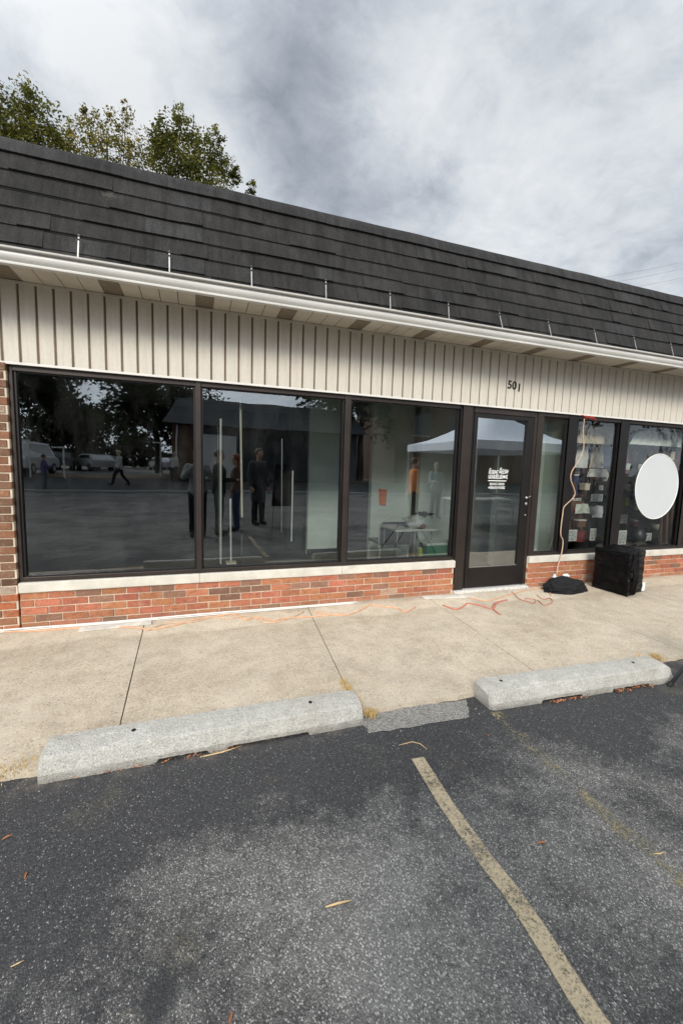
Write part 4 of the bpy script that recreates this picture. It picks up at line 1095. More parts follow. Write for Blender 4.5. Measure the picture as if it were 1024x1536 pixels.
# ------------------------------------------------------------------ trees
def tree(name, base, height, clumps, nleaf, lsize, mat, label, group, seed, trunk_r=.2, limbs=8, gaps=.5):
    """clumps: list of (centre, radius); leaves scattered in the shell of each clump"""
    r = random.Random(seed); root = empty(name, base); tag(root, label, 'tree', group)
    bvec = Vector(base); m = MB()
    top = max(c[0][2] for c in clumps)-base[2]
    cx = sum(c[0][0] for c in clumps)/len(clumps)-base[0]; cyy = sum(c[0][1] for c in clumps)/len(clumps)-base[1]
    tp = [(0, 0, 0), (cx*.15, cyy*.1, top*.25), (cx*.4, cyy*.4, top*.5), (cx*.8, cyy*.8, top*.75), (cx, cyy, top*.92)]
    m.tube(smooth_path(tp, 4), [trunk_r*(1-.85*k/16) for k in range(17)], 8)
    for c, rad in clumps:
        q = Vector(c)-bvec; s_ = Vector(tp[2]).lerp(Vector(tp[3]), r.random())
        if q.z < s_.z: s_ = Vector(tp[1]).lerp(Vector(tp[2]), r.random())
        mid = s_.lerp(q, .5)+Vector((0, 0, -.08*top*r.random())); m.tube([s_, mid, q], [trunk_r*.3, trunk_r*.16, trunk_r*.05], 5)
        for _ in range(4):
            d = Vector((r.gauss(0, 1), r.gauss(0, 1), abs(r.gauss(0, 1)))).normalized()*rad*.95; m.tube([q, q+d*.5+Vector((0, 0, .1*rad)), q+d], [trunk_r*.06, trunk_r*.035, trunk_r*.012], 4)
    m.build('trunk', M['bark'], root)
    l = MB(); tot = sum(rad**2 for c, rad in clumps)
    for c, rad in clumps:
        n = int(nleaf*rad**2/tot); q = Vector(c)-bvec
        twigs_ = []
        for _ in range(max(6, n//22)):
            d = Vector((r.gauss(0, 1), r.gauss(0, 1), r.gauss(0, .8))).normalized(); twigs_.append((q+d*rad*(r.random()**.45), r.uniform(.10, .22)*rad, r.random()))
        for _ in range(n):
            tc, tr_, tn = r.choice(twigs_)
            p = tc+Vector((r.gauss(0, 1), r.gauss(0, 1), r.gauss(0, .8)))*tr_
            a = Vector((r.gauss(0, 1), r.gauss(0, 1), r.gauss(0, .6))).normalized(); b = a.orthogonal().normalized()
            b = (b*math.cos(tn*6)+a.cross(b)*math.sin(tn*6)); s = lsize*r.uniform(.6, 1.2)
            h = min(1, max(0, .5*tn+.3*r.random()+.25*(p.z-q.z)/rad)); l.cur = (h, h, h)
            l.quad(p-a*s, p-b*s*.5, p+a*s, p+b*s*.5)
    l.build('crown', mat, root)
YT = 14.0
def pc(px, py, rp, y=YT, k=.0262): 
    q = at(px, py, 1, y); return ((q.x, q.y, q.z), rp*k)
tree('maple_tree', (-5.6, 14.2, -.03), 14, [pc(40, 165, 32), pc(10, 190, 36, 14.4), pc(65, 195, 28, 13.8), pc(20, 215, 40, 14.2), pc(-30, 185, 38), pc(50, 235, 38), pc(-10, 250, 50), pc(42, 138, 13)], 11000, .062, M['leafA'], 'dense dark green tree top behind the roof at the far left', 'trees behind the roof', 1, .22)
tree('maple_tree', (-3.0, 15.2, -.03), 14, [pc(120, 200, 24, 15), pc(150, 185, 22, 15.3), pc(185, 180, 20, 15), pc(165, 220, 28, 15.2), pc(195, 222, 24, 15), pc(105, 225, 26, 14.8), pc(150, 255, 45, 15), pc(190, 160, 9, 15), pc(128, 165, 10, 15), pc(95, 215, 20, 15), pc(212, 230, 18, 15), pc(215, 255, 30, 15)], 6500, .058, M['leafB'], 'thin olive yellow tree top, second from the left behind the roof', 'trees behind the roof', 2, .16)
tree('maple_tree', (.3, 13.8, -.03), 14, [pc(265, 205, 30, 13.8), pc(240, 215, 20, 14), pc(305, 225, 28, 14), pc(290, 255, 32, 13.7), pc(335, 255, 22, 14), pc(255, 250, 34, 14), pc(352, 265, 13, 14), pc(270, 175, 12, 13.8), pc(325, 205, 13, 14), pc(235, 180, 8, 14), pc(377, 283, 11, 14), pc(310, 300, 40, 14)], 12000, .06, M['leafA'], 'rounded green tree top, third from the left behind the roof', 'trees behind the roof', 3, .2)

# ------------------------------------------------------------------ power lines behind the building
for i, (y0, y1) in enumerate(((418, 388), (428, 398), (440, 412))):
    a = at(880, y0, 1, 25); b = at(1060, y1-8, 1, 40); d = b-a
    P = [a-d*.15+(d*1.6)*(k/24)+Vector((0, 0, -.4*math.sin(PI*k/24))) for k in range(25)]
    m = MB(); m.tube(P, .017, 5)
    tag(m.build('power_line', M['galv']), ['highest faint overhead wire above the roof on the right', 'middle faint overhead wire above the roof on the right', 'lowest faint overhead wire above the roof on the right'][i], 'wire', 'overhead wires')

# ------------------------------------------------------------------ everything behind the camera (seen mirrored in the windows)
def mir(px, py, ax, val):
    """a point seen mirrored in the window glass, put where it really stands"""
    q = at(px, py, ax, val); return Vector((q.x, -q.y+.11, q.z))
def mirror_tree(px, y, htop, rad, seed, label, n=5200, nm='shade_tree', sp=1.0, low=.32):
    q = mir(px, 690, 1, y); r = random.Random(seed); cl = []
    for k in range(9):
        a = r.random()*2*PI; cl.append(((q.x+math.cos(a)*rad*.6*sp, q.y+math.sin(a)*rad*.5, htop*(low+.1+(.80-low)*r.random())), rad*r.uniform(.35, .55)))
    cl.append(((q.x, q.y, htop*.86), rad*.42))
    tree(nm, (q.x, q.y, .45), htop, cl, n, rad*.052, M['leafD'], label, 'trees across the lot', seed, .3)
mirror_tree(18, 30, 13, 5.2, 41, 'broad dark tree mirrored at the far left of the first window', 7000)
mirror_tree(85, 40, 8.2, 4.2, 42, 'dark tree mirrored between the two white vans', 6000)
mirror_tree(140, 46, 7.2, 4.0, 43, 'lower dark tree mirrored below the bright gap in the leaves', 5000)
mirror_tree(238, 34, 12, 4.6, 44, 'tall dark tree mirrored right of the bright gap', 8000)
mirror_tree(262, 30, 9.0, 3.4, 45, 'tree mirrored against the corner of the house roof', 4500)
mirror_tree(180, 60, 7.4, 5, 46, 'distant tree mirrored behind the walking person', 4000)
mirror_tree(540, 26, 11, 4.6, 47, 'tree mirrored at the left of the third window', 5000)
mirror_tree(600, 30, 12, 4.0, 48, 'open tree mirrored high in the third window', 3000, sp=1.2)
mirror_tree(885, 24, 13, 4.5, 49, 'tree mirrored over the hanging cord', 3500)
mirror_tree(1000, 22, 13, 4.5, 50, 'tree mirrored above the white oval', 3500)
# a long low hedge mass closes the horizon
m = MB(); r = random.Random(9)
for i in range(12000):
    x = r.uniform(-70, 60); s = r.uniform(.25, .6); z = .9+r.random()**1.3*(2.6+1.8*noise.noise(Vector((x*.15, 0, 0)))); y = -62+r.gauss(0, 1.2)
    a = Vector((r.gauss(0, 1), r.gauss(0, 1), r.gauss(0, 1))).normalized(); b = a.orthogonal().normalized(); h = r.random(); m.cur = (h, h, h)
    p = Vector((x, y, z)); m.quad(p-a*s, p-b*s*.6, p+a*s, p+b*s*.6)
tag(m.build('hedgerow', M['leafD']), 'far dark hedgerow closing the street across the lot', 'hedge', kind='stuff')

# house across the lot
H = empty('brick_house', (0, -23, .4)); tag(H, 'low brick house with grey hipped roof mirrored in the second window', 'house')
hx0 = mir(258, 690, 1, 23).x; hx1 = mir(512, 690, 1, 22).x+1.5
MB().box(hx0, hx1, -8, 0, 0, 3.35).build('wall', M['house_side'], H)
MB().box(hx0-.01, hx0+1.3, .0, .12, 0, 3.3).build('brick_panel', M['house_brick'], H)
rfm = MB(); e = .5; zr = 5.15
a = [(hx0-e, .6, 3.3), (hx1+e, .6, 3.3), (hx1+e, -8.5, 3.3), (hx0-e, -8.5, 3.3)]; t1, t2 = (hx0+.25, -2.4, zr), (hx1+.2, -2.4, zr)
rfm.quad(a[0], a[1], t2, t1); rfm.quad(a[1], a[2], t2); rfm.quad(a[2], a[3], t1, t2); rfm.quad(a[3], a[0], t1); rfm.quad(a[3], a[2], a[1], a[0])
rfm.build('roof', M['house_roof'], H)
gx0, gx1 = mir(303, 690, 1, 22.8).x, mir(354, 690, 1, 22.8).x
dr = MB().box(gx0, gx1, .0, .1, .0, 2.75).build('garage_door', M['white'], H)
MB().tube([(hx0+.25, .2, 0), (hx0+.25, .2, 3.2)], .05, 8).build('downspout', M['white'], H)
MB().box(hx1-3.2, hx1-2.2, .0, .08, .0, 2.2).build('door', M['dark_metal'], H)

# dark storefront building to the right, behind the canopy
H2 = empty('brick_building', (17, -24, .4)); tag(H2, 'red brown brick building mirrored behind the white canopy', 'building')
MB().box(-3.2, 14, -8, 0, 0, 6.5).build('wall', M['house_brick'], H2)
MB().box(-3.5, 14.2, -8.2, .35, 6.5, 6.8).build('roof', M['dark_metal'], H2)
for k in range(5):
    w = MB().box(-1.8+k*3, -.4+k*3, .0, .04, 3.6, 5.2).build('window', M['car_glass'], H2)
    MB().box(-1.9+k*3, -.3+k*3, .0, .09, 3.48, 3.59).build('sill', M['far_concrete'], w)
MB().box(-2.6, 12, .0, .6, 2.9, 3.1).build('awning', M['dark_metal'], H2)

# canopy tent -------------------------------------------------------------------
TC = Vector((7.4, -5.15, -.03)); tw = 1.62
CT = empty('canopy_tent', TC); tag(CT, 'white pop-up canopy tent mirrored over the third window and the door', 'tent')
m = MB(); N = 8
def can(u, v):  # -1..1
    rr = max(abs(u), abs(v)); return (u*tw, v*tw, 2.17+.92*(1-rr)**1.45)
for i in range(2*N):
    for j in range(2*N):
        u0, u1, v0, v1 = -1+i/N, -1+(i+1)/N, -1+j/N, -1+(j+1)/N
        m.quad(can(u0, v0), can(u1, v0), can(u1, v1), can(u0, v1))
cano = m.build('canopy', M['canvas'], CT, smooth=True)
m = MB()
for (a, b) in (((-1, -1), (1, -1)), ((1, -1), (1, 1)), ((1, 1), (-1, 1)), ((-1, 1), (-1, -1))):
    for k in range(12):
        p = (a[0]+(b[0]-a[0])*k/12, a[1]+(b[1]-a[1])*k/12); q = (a[0]+(b[0]-a[0])*(k+1)/12, a[1]+(b[1]-a[1])*(k+1)/12)
        m.quad((p[0]*tw, p[1]*tw, 1.97), (q[0]*tw, q[1]*tw, 1.97), (q[0]*tw, q[1]*tw, 2.17), (p[0]*tw, p[1]*tw, 2.17))
m.build('valance', M['canvas'], CT)
for sx in (-1, 1):
    for sy in (-1, 1): MB().box(sx*1.58-.018, sx*1.58+.018, sy*1.58-.018, sy*1.58+.018, 0, 2.15).build('leg', M['steel'], CT)
q = mir(424, 700, 1, 4.9)
BS = empty('banner_stand', (q.x, q.y, -.03)); tag(BS, 'black flared cloth banner on thin legs, mirrored in the middle of the second window', 'banner')
m = MB(); m.hexa([(-.24, -.04, .58), (.24, -.04, .58), (.24, .04, .58), (-.24, .04, .58), (-.17, -.03, 1.5), (.17, -.03, 1.5), (.17, .03, 1.5), (-.17, .03, 1.5)]); m.build('cloth', M['black'], BS, bevel=.02)
for sx in (-.2, .2): MB().tube([(sx, 0, 0), (sx*.95, 0, .58)], .012, 8).build('leg', M['steel'], BS)
# market table under it with goods
MT = empty('market_table', (7.2, -5.2, -.03)); tag(MT, 'cloth covered market table under the white canopy', 'table')
MB().box(-.9, .9, -.38, .38, .70, .74).build('tabletop', M['white'], MT)
for sx in (-.85, .85):
    for sy in (-.33, .33): MB().tube([(sx, sy, 0), (sx, sy, .7)], .014, 6).build('leg', M['steel'], MT)
MB().box(-.91, .91, -.395, -.385, .25, .735).build('tablecloth', M['canvas'], MT)

# cars ---------------------------------------------------------------------------
def make_car(paint, van=False):
    c = empty('parked_car'); Lh, Wh = 2.3, .9
    H_ = 1.95 if van else 1.5
    prof = [(-Lh, .35), (-Lh, .85), (-Lh+.25, 1.0), (-1.35 if not van else -1.75, 1.05), (-.65 if not van else -1.2, H_-.04), (.9, H_), (1.9 if van else 1.55, H_-.08), (Lh-.1, 1.05), (Lh, .9), (Lh, .35)]
    b = MB(); n = len(prof)
    for s_, k in ((-1, 1), (1, 1)):
        for (x, z) in prof:
            inn = .16*max(0, (z-1.0))/(H_-1.0) if z > 1 else 0
            b.v.append((x, s_*(Wh-inn), z))
    for i in range(n): j = (i+1) % n; b.f.append((i, j, n+j, n+i)); b.c.append(b.cur)
    b.f.append(tuple(range(n))); b.f.append(tuple(reversed(range(n, 2*n)))); b.c += [b.cur]*2
    b.build('body', paint, c, bevel=.05, fix=True)
    x4, x5 = (-1.62, -1.24) if van else (-1.26, -.72)
    g_ = MB(); g_.quad((x4, -.80, 1.12), (x4, .80, 1.12), (x5, .72, H_-.12), (x5, -.72, H_-.12)); 
    g_.v = [(x-.03, y, z+.01) for x, y, z in g_.v]; g_.build('windscreen', M['car_glass'], c)
    for s_ in (-1, 1):
        w = MB(); yb, yt = s_*(Wh-.02+.006), s_*(Wh-.13+.006)
        w.quad((x4+.25, yb, 1.1), (1.6, yb, 1.1), (1.4, yt, H_-.14), (x5+.12, yt, H_-.14)); w.build('side_window', M['car_glass'], c)
        hl = MB(); hl.ell((-Lh+.03, s_*.65, .78), .06, .17, .08); hl.build('headlight', M['trim'], c)
        for wx in (-1.4, 1.4):
            t_ = MB(); t_.tube([(wx, s_*.68, .33), (wx, s_*.92, .33)], .33, 20); ty = t_.build('wheel', M['tyre'], c)
            MB().tube([(wx, s_*.91, .33), (wx, s_*.935, .33)], .19, 14).build('rim', M['steel'], ty)
    return c
def copy_tree(o, parent=None):
    c = o.copy(); COL.objects.link(c); c.parent = parent
    for ch_ in [q for q in bpy.data.objects if q.parent == o]: copy_tree(ch_, c)
    return c
van = make_car(M['car_white'], True); car = make_car(M['car_grey'])
whitecar = make_car(M['car_white'])
spots = [(van, True, 40, 26, R(95), 'white van mirrored at the far left behind the seated people'),
         (whitecar, True, 142, 38, R(60), 'white car with slanting windscreen mirrored in the middle of the first window'),
         (car, True, 92, 38, R(80), 'dark grey car mirrored between the white van and white car'),
         (van, False, 62, 40, R(85), 'second white van mirrored, smaller and farther'),
         (car, False, 158, 44, R(90), 'dark grey car mirrored behind the walking person'),
         (whitecar, False, 240, 48, R(75), 'distant white car mirrored left of the house')]
for src, first, px, y, rz, lab in spots:
    o = src if first else copy_tree(src)
    q = mir(px, 690, 1, y); o.location = (q.x, q.y, .43+.002*(y-26)); o.rotation_euler.z = rz
    tag(o, lab, 'car', 'cars parked across the lot')
# lamp posts mirrored
def street_post(px, y, h, label, nm='street_post'):
    q = mir(px, 690, 1, y); p_ = empty(nm, (q.x, q.y, .4)); tag(p_, label, 'post', 'posts across the lot')
    MB().tube([(0, 0, 0), (0, 0, h)], .05, 8).build('pole', M['white'], p_); MB().box(-.5, .05, -.08, .08, h, h+.08).build('head', M['white'], p_)
street_post(241, 26, 2.3, 'white post with short arm mirrored left of the house')
street_post(44, 22, 1.9, 'white post mirrored in front of the white van')
street_post(95, 22, 1.6, 'white leaning post mirrored near the seated person in purple')

# ------------------------------------------------------------------ people
def skin_obj(name, pts, edges, radii, mat, parent, root_i=0, levels=1, voxel=.012):
    """one continuous surface grown round the joints: tapered limbs fused by a voxel remesh"""
    m = MB(); rr = [r_ if isinstance(r_, tuple) else (r_, r_) for r_ in radii]
    for (a, b) in edges:
        A, B2 = Vector(pts[a]), Vector(pts[b]); d = B2-A; L = d.length; t = d.normalized()
        sd = Vector((1, 0, 0)); sd = sd-t*sd.dot(t)
        sd = sd.normalized() if sd.length > .3 else t.orthogonal().normalized()
        w_ = t.cross(sd); base = len(m.v); n = 16; K = []
        ra, rb = rr[a], rr[b]
        for k in range(4): q = k/4; K.append((-math.cos(q*PI/2)*min(ra[1], ra[0]), math.sin(max(q, .08)*PI/2), ra))
        for k in range(7): q = k/6; K.append((L*q, 1, (ra[0]+(rb[0]-ra[0])*q, ra[1]+(rb[1]-ra[1])*q)))
        for k in range(1, 5): q = k/4; K.append((L+math.sin(q*PI/2)*min(rb[0], rb[1]), math.cos(min(q, .95)*PI/2), rb))
        for (h_, f_, (r0, r1)) in K:
            for i_ in range(n):
                an = 2*PI*i_/n; m.v.append(tuple(A+t*h_+sd*math.cos(an)*r0*f_+w_*math.sin(an)*r1*f_))
        for k in range(len(K)-1):
            for i_ in range(n): m.f.append((base+k*n+i_, base+k*n+(i_+1) % n, base+(k+1)*n+(i_+1) % n, base+(k+1)*n+i_)); m.c.append(m.cur)
        m.f.append(tuple(base+i_ for i_ in reversed(range(n)))); m.f.append(tuple(base+(len(K)-1)*n+i_ for i_ in range(n))); m.c += [m.cur]*2
    o = m.build(name, mat, parent, fix=True)
    rm = o.modifiers.new('remesh', 'REMESH'); rm.mode = 'VOXEL'; rm.voxel_size = voxel; rm.use_smooth_shade = True
    sm2 = o.modifiers.new('smooth', 'SMOOTH'); sm2.factor = .5; sm2.iterations = 2 if voxel < .008 else 3
    return o
def person(loc, rz, label, top, trousers, hair, pose='stand', coat=False, h=1.70, longhair=False, near=False):
    root = empty('person', loc, rz); tag(root, label, 'person'); k = h/1.72; root.scale = (k, k, k)
    # faces -y in local space
    J = dict(pelvis=(0, 0, .93), waist=(0, 0, 1.08), chest=(0, -.01, 1.30), neck0=(0, .01, 1.44), neck=(0, 0, 1.50), head0=(0, -.015, 1.58), head1=(0, -.02, 1.66), nose=(0, -.115, 1.60))
    for s_, n_ in ((-1, 'L'), (1, 'R')):
        J['sho'+n_] = (s_*.17, .01, 1.40); J['hip'+n_] = (s_*.09, 0, .90); J['knee'+n_] = (s_*.10, -.01, .50); J['ank'+n_] = (s_*.10, .02, .09); J['toe'+n_] = (s_*.115, -.13, .035)
        J['elb'+n_] = (s_*.23, .03, 1.13); J['wri'+n_] = (s_*.24, -.06, .90); J['han'+n_] = (s_*.235, -.09, .83)
    if pose == 'phone':
        for s_, n_ in ((-1, 'L'), (1, 'R')):
            J['elb'+n_] = (s_*.26, -.10, 1.20); J['wri'+n_] = (s_*.09, -.30, 1.40); J['han'+n_] = (s_*.055, -.345, 1.455)
    if pose == 'walk':
        J['kneeL'] = (-.1, -.20, .52); J['ankL'] = (-.1, -.28, .10); J['toeL'] = (-.1, -.42, .06); J['kneeR'] = (.1, .08, .50); J['ankR'] = (.1, .36, .16); J['toeR'] = (.1, .26, .05)
        J['elbL'] = (-.24, .12, 1.14); J['wriL'] = (-.24, .06, .92); J['hanL'] = (-.24, .03, .85); J['elbR'] = (.24, -.05, 1.15); J['wriR'] = (.22, -.22, .98); J['hanR'] = (.22, -.28, .94)
    if pose == 'arm':
        J['elbR'] = (.25, -.08, 1.15); J['wriR'] = (.15, -.32, 1.15); J['hanR'] = (.12, -.39, 1.15)
    names = list(J); ix = {n_: i for i, n_ in enumerate(names)}; pts = [Vector(J[n_]) for n_ in names]
    rad = dict(pelvis=(.145, .11), waist=(.12, .095), chest=(.15, .105), neck0=.07, neck=.052, head0=(.072, .085), head1=(.078, .095), nose=.012)
    for n_ in 'LR': rad.update({'sho'+n_: .058, 'elb'+n_: .040, 'wri'+n_: .026, 'han'+n_: (.036, .02), 'hip'+n_: .088, 'knee'+n_: .056, 'ank'+n_: .038, 'toe'+n_: (.038, .026)})
    E_ = [('pelvis', 'waist'), ('waist', 'chest'), ('chest', 'neck0'), ('neck0', 'neck'), ('neck', 'head0'), ('head0', 'head1'), ('head0', 'nose')]
    for n_ in 'LR': E_ += [('chest', 'sho'+n_), ('sho'+n_, 'elb'+n_), ('elb'+n_, 'wri'+n_), ('wri'+n_, 'han'+n_), ('pelvis', 'hip'+n_), ('hip'+n_, 'knee'+n_), ('knee'+n_, 'ank'+n_), ('ank'+n_, 'toe'+n_)]
    R_ = [rad[n_] for n_ in names]; EE = [(ix[a], ix[b]) for a, b in E_]
    for n_, s_ in (('L', -1), ('R', 1)):     # five fingers on each hand
        hn = Vector(J['han'+n_]); d = (hn-Vector(J['wri'+n_])).normalized(); side = Vector((1, 0, 0)) if abs(d.x) < .8 else Vector((0, 1, 0)); side = (side-d*side.dot(d)).normalized(); curl = d.cross(side)*(-1)
        for f, (o_, ln) in enumerate(((-.027, .058), (-.009, .068), (.009, .064), (.026, .050))):
            i0 = len(pts); pts += [hn+side*o_+d*.03, hn+side*o_+d*(.03+ln*.5)+curl*.006, hn+side*o_+d*(.03+ln*.9)+curl*.02]; R_ += [.0095, .0085, .007]; EE += [(ix['han'+n_], i0), (i0, i0+1), (i0+1, i0+2)]
        i0 = len(pts); pts += [hn-side*s_*.045+d*.0, hn-side*s_*.062+d*.035]; R_ += [.011, .008]; EE += [(ix['han'+n_], i0), (i0, i0+1)]
    skin_obj('body', pts, EE, R_, M['skin'], root, voxel=.0055 if near else .014)
    # clothing grown on the same joints
    def cloth(name, keys, edges, radf, mat_, extra=None):
        ii = {n_: i for i, n_ in enumerate(keys)}; P_ = [Vector(J[n_]) if n_ in J else Vector(extra[n_]) for n_ in keys]
        skin_obj(name, P_, [(ii[a], ii[b]) for a, b in edges], [radf[n_] for n_ in keys], mat_, root, voxel=.011 if near else .018)
    tk = ['waist', 'chest', 'neck0', 'hem', 'shoL', 'elbL', 'wriL', 'shoR', 'elbR', 'wriR']
    ex = {'hem': (0, 0, .60 if coat else .92)}
    cloth('jacket' if coat else 'shirt', tk, [('waist', 'chest'), ('chest', 'neck0'), ('waist', 'hem'), ('chest', 'shoL'), ('shoL', 'elbL'), ('elbL', 'wriL'), ('chest', 'shoR'), ('shoR', 'elbR'), ('elbR', 'wriR')],
          {'waist': (.155, .125), 'chest': (.175, .13), 'neck0': (.075, .07), 'hem': (.19, .14), 'shoL': .078, 'elbL': .056, 'wriL': .044, 'shoR': .078, 'elbR': .056, 'wriR': .044}, top, ex)
    bk_ = ['pelvis', 'hipL', 'kneeL', 'ankL', 'hipR', 'kneeR', 'ankR']
    cloth('trousers', bk_, [('pelvis', 'hipL'), ('hipL', 'kneeL'), ('kneeL', 'ankL'), ('pelvis', 'hipR'), ('hipR', 'kneeR'), ('kneeR', 'ankR')],
          {'pelvis': (.155, .125), 'hipL': .10, 'kneeL': .075, 'ankL': .062, 'hipR': .10, 'kneeR': .075, 'ankR': .062}, trousers)
    m_ = MB(); hd = Vector(J['head1'])
    m_.ell((hd.x, hd.y+.018, hd.z+.012), .092, .105, .10, 18, 12, fn=lambda d: 1+.05*noise.noise(d*4) if d.y > -.35 or d.z > .45 else .86)
    if longhair: m_.ell((hd.x, hd.y+.07, hd.z-.12), .085, .045, .17, 14, 10)
    m_.build('hair', hair, root, smooth=True)
    for n_ in 'LR':
        a_, t_ = Vector(J['ank'+n_]), Vector(J['toe'+n_]); sh_ = MB(); mid = a_.lerp(t_, .5); 
        sh_.ell((mid.x, mid.y, min(a_.z, t_.z+.02)-.0), .05, .14, .045, 14, 8); sh_.build('shoe', M['black'], root, smooth=True)
    return root
hb = plain('brown_hair', (.10, .055, .03), .6); hw_ = plain('fair_hair', (.40, .32, .22), .6); hg = plain('grey_hair', (.3, .3, .3), .6); hr = plain('auburn_hair', (.22, .07, .03), .6)
tg = plain('grey_knit', (.26, .28, .29), .9); bl = plain('black_trousers', (.008, .008, .01), .9); jn = plain('grey_jeans', (.10, .11, .12), .9); br = plain('brown_coat', (.12, .06, .045), .9); og = plain('orange_shirt', (.60, .17, .03), .8); wt = plain('pale_jacket', (.5, .5, .47), .8); pu = plain('purple_jacket', (.08, .07, .20), .9)
ph_ = person((0.0, -4.66, -.03), PI, 'photographer in grey top and black trousers holding a phone, mirrored beside the first window bar', tg, bl, hb, 'phone', longhair=True, near=True)
PH = empty('phone', (.0, CY-.035, CH)); tag(PH, 'slim black phone held up by the photographer', 'phone')
MB().box(-.037, .037, -.004, .004, -.076, .076).build('body', M['black'], PH, bevel=.003)
MB().box(-.034, .034, -.0055, -.0045, -.072, .072).build('screen', M['car_glass'], PH)
def pm(px, y): return mir(px, 700, 1, y)
q = pm(328, 4.75); person((q.x, q.y, -.03), R(100), 'person in long black jacket and grey jeans, mirrored in front of the white garage door', M['black'], jn, hb, 'arm', coat=False, h=1.72)
q = pm(354, 5.3); person((q.x, q.y, -.03), R(-80), 'auburn haired person in brown coat, mirrored behind the cream lath', br, M['blue'], hr, 'stand', longhair=True, h=1.66)
q = pm(388, 6.2); person((q.x, q.y, -.03), R(150), 'tall person in dark grey long coat, mirrored right of the cream lath', plain('charcoal_coat', (.06, .065, .07), .9), bl, hb, 'stand', coat=True, h=1.82)
q = pm(178, 19.5); person((q.x, q.y, .17), R(-75), 'walking person in pale jacket and dark trousers, mirrored on the far road', wt, bl, hw_, 'walk', coat=False, h=1.75)
q = pm(262, 21.5); person((q.x, q.y, .27), R(30), 'distant person in white top, mirrored beside the brick house', wt, bl, hg, 'stand', h=1.7)
q = pm(622, 5.3); person((q.x, q.y, -.03), R(100), 'person in orange shirt, mirrored under the white canopy edge', og, bl, hb, 'stand', h=1.72)
q = pm(66, 17.8); person((q.x, q.y, -.03), R(60), 'person in purple jacket, mirrored low at the far left of the first window', pu, jn, hb, 'arm', h=1.6)
q = pm(655, 7.0); person((q.x, q.y, -.03), R(190), 'person in grey top, mirrored behind the market table', tg, jn, hw_, 'arm', h=1.65)

# ------------------------------------------------------------------ sky and light
SUN = Vector((-.36, -.80, .52)).normalized()
elev = math.asin(SUN.z); az = math.atan2(SUN.x, SUN.y)
w = bpy.data.worlds.new('World'); S.world = w; w.use_nodes = True; nt = w.node_tree; nt.nodes.clear()
class WN(NT):
    def __init__(s): s.t = nt; s._c = None; s.out = nt.nodes.new('ShaderNodeOutputWorld')
W = WN()
gen = W.n('ShaderNodeTexCoord').outputs['Generated']; W._c = gen
sky = W.n('ShaderNodeTexSky', sky_type='NISHITA'); sky.sun_disc = False; sky.sun_elevation = elev; sky.sun_rotation = az
nm = W.n('ShaderNodeVectorMath', operation='NORMALIZE'); W.set(nm.inputs[0], gen); dirv = nm.outputs[0]
sx, sy, sz = W.sep(dirv)
den = W.math('ADD', W.math('MAXIMUM', sz, 0), .22)
cv = W.n('ShaderNodeCombineXYZ'); W.set(cv.inputs[0], W.math('DIVIDE', sx, den)); W.set(cv.inputs[1], W.math('DIVIDE', sy, den)); cv.inputs[2].default_value = 1.7
n1 = W.noise(1.25, 9, .56, vec=cv.outputs[0], dist=.35); n2 = W.noise(3.4, 7, .6, vec=cv.outputs[0], dist=.3)
n3 = W.noise(9, 6, .65, vec=cv.outputs[0], dist=.5)
cl_ = W.math('ADD', W.math('ADD', W.math('MULTIPLY', n1, .70), W.math('MULTIPLY', n2, .50)), W.math('MULTIPLY_ADD', n3, .26, -.205))
def wblob(px, py, width, amt):
    d = (FWD + RT*((px-512)/FPX) + UP*((768-py)/FPX)).normalized()
    dp = W.n('ShaderNodeVectorMath', operation='DOT_PRODUCT'); W.set(dp.inputs[0], dirv); dp.inputs[1].default_value = d
    c = math.cos(width*1.35); wob = W.math('MULTIPLY_ADD', n2, 1.8, .1); return W.math('MULTIPLY', W.math('MULTIPLY', W.ramp(dp.outputs['Value'], [(max(0, c), 0), ((1+c)/2, .35), ((3+c)/4, .75), (1, 1)]), wob), amt)
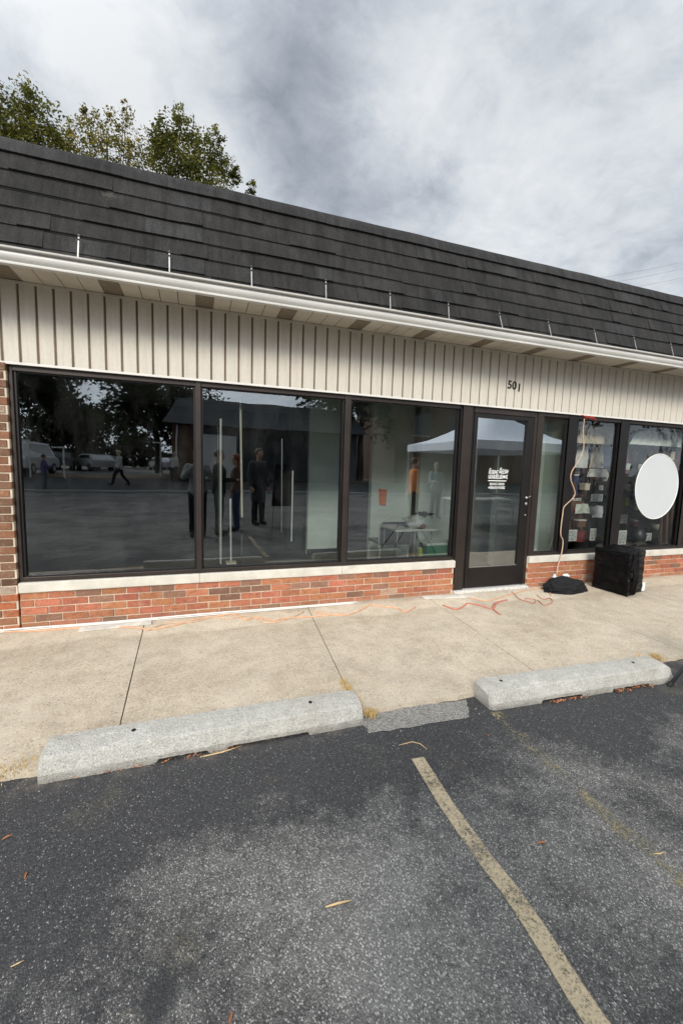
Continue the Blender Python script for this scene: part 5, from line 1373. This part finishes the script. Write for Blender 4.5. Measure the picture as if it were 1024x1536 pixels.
for px, py, wd, am in ((470, 105, .30, -.13), (560, 215, .22, -.09), (400, 60, .16, -.05), (690, 20, .25, -.04), (900, 40, .2, -.03), (612, 140, .15, .22), (330, 120, .24, .12), (60, 60, .3, .05), (230, 60, .2, .07), (760, 190, .2, .08), (560, 290, .2, .06), (860, 330, .3, .06), (780, 90, .3, .05)):
    cl_ = W.math('ADD', cl_, wblob(px, py, wd, am))
cloud = W.ramp(cl_, [(.32, (.31, .345, .40)), (.43, (.45, .49, .55)), (.53, (.60, .645, .70)), (.62, (.73, .77, .805)), (.74, (.86, .88, .90))])
dpS = W.n('ShaderNodeVectorMath', operation='DOT_PRODUCT'); W.set(dpS.inputs[0], dirv); dpS.inputs[1].default_value = SUN
glow = W.ramp(W.math('MULTIPLY_ADD', dpS.outputs['Value'], .5, .5), [(.35, .0), (.7, .35), (1, 1)])
gain = W.math('MULTIPLY_ADD', glow, 2.6, 1.0)
hz = W.ramp(sz, [(0, 1), (.25, 0)])
cloud = W.mix(W.math('MULTIPLY', hz, .6), cloud, (.60, .65, .70))
cb = W.mix(1, cloud, gain, 'MULTIPLY'); cb10 = W.mix(1, cb, (10, 10, 10), 'MULTIPLY')
sc_ = W.mix(.93, sky.outputs[0], cb10)
low = W.ramp(sz, [(0.0, 0), (.01, 1)])
fin = W.mix(low, (.9, .85, .8), sc_)
bg = W.n('ShaderNodeBackground'); W.set(bg.inputs[0], fin); bg.inputs[1].default_value = .1
nt.links.new(bg.outputs[0], W.out.inputs[0])
ld = bpy.data.lights.new('sun', 'SUN'); ld.energy = 2.9; ld.angle = R(18); ld.color = (1, .93, .83)
lo = bpy.data.objects.new('sun', ld); COL.objects.link(lo); lo.rotation_euler = (-SUN).to_track_quat('-Z', 'Y').to_euler()
S.view_settings.view_transform = 'Standard'; S.view_settings.look = 'None'; S.view_settings.exposure = 0; S.view_settings.gamma = 1
S.render.engine = 'CYCLES'
S.cycles.max_bounces = 8; S.cycles.transparent_max_bounces = 12; S.cycles.glossy_bounces = 4; S.cycles.diffuse_bounces = 3
S.cycles.use_denoising = True
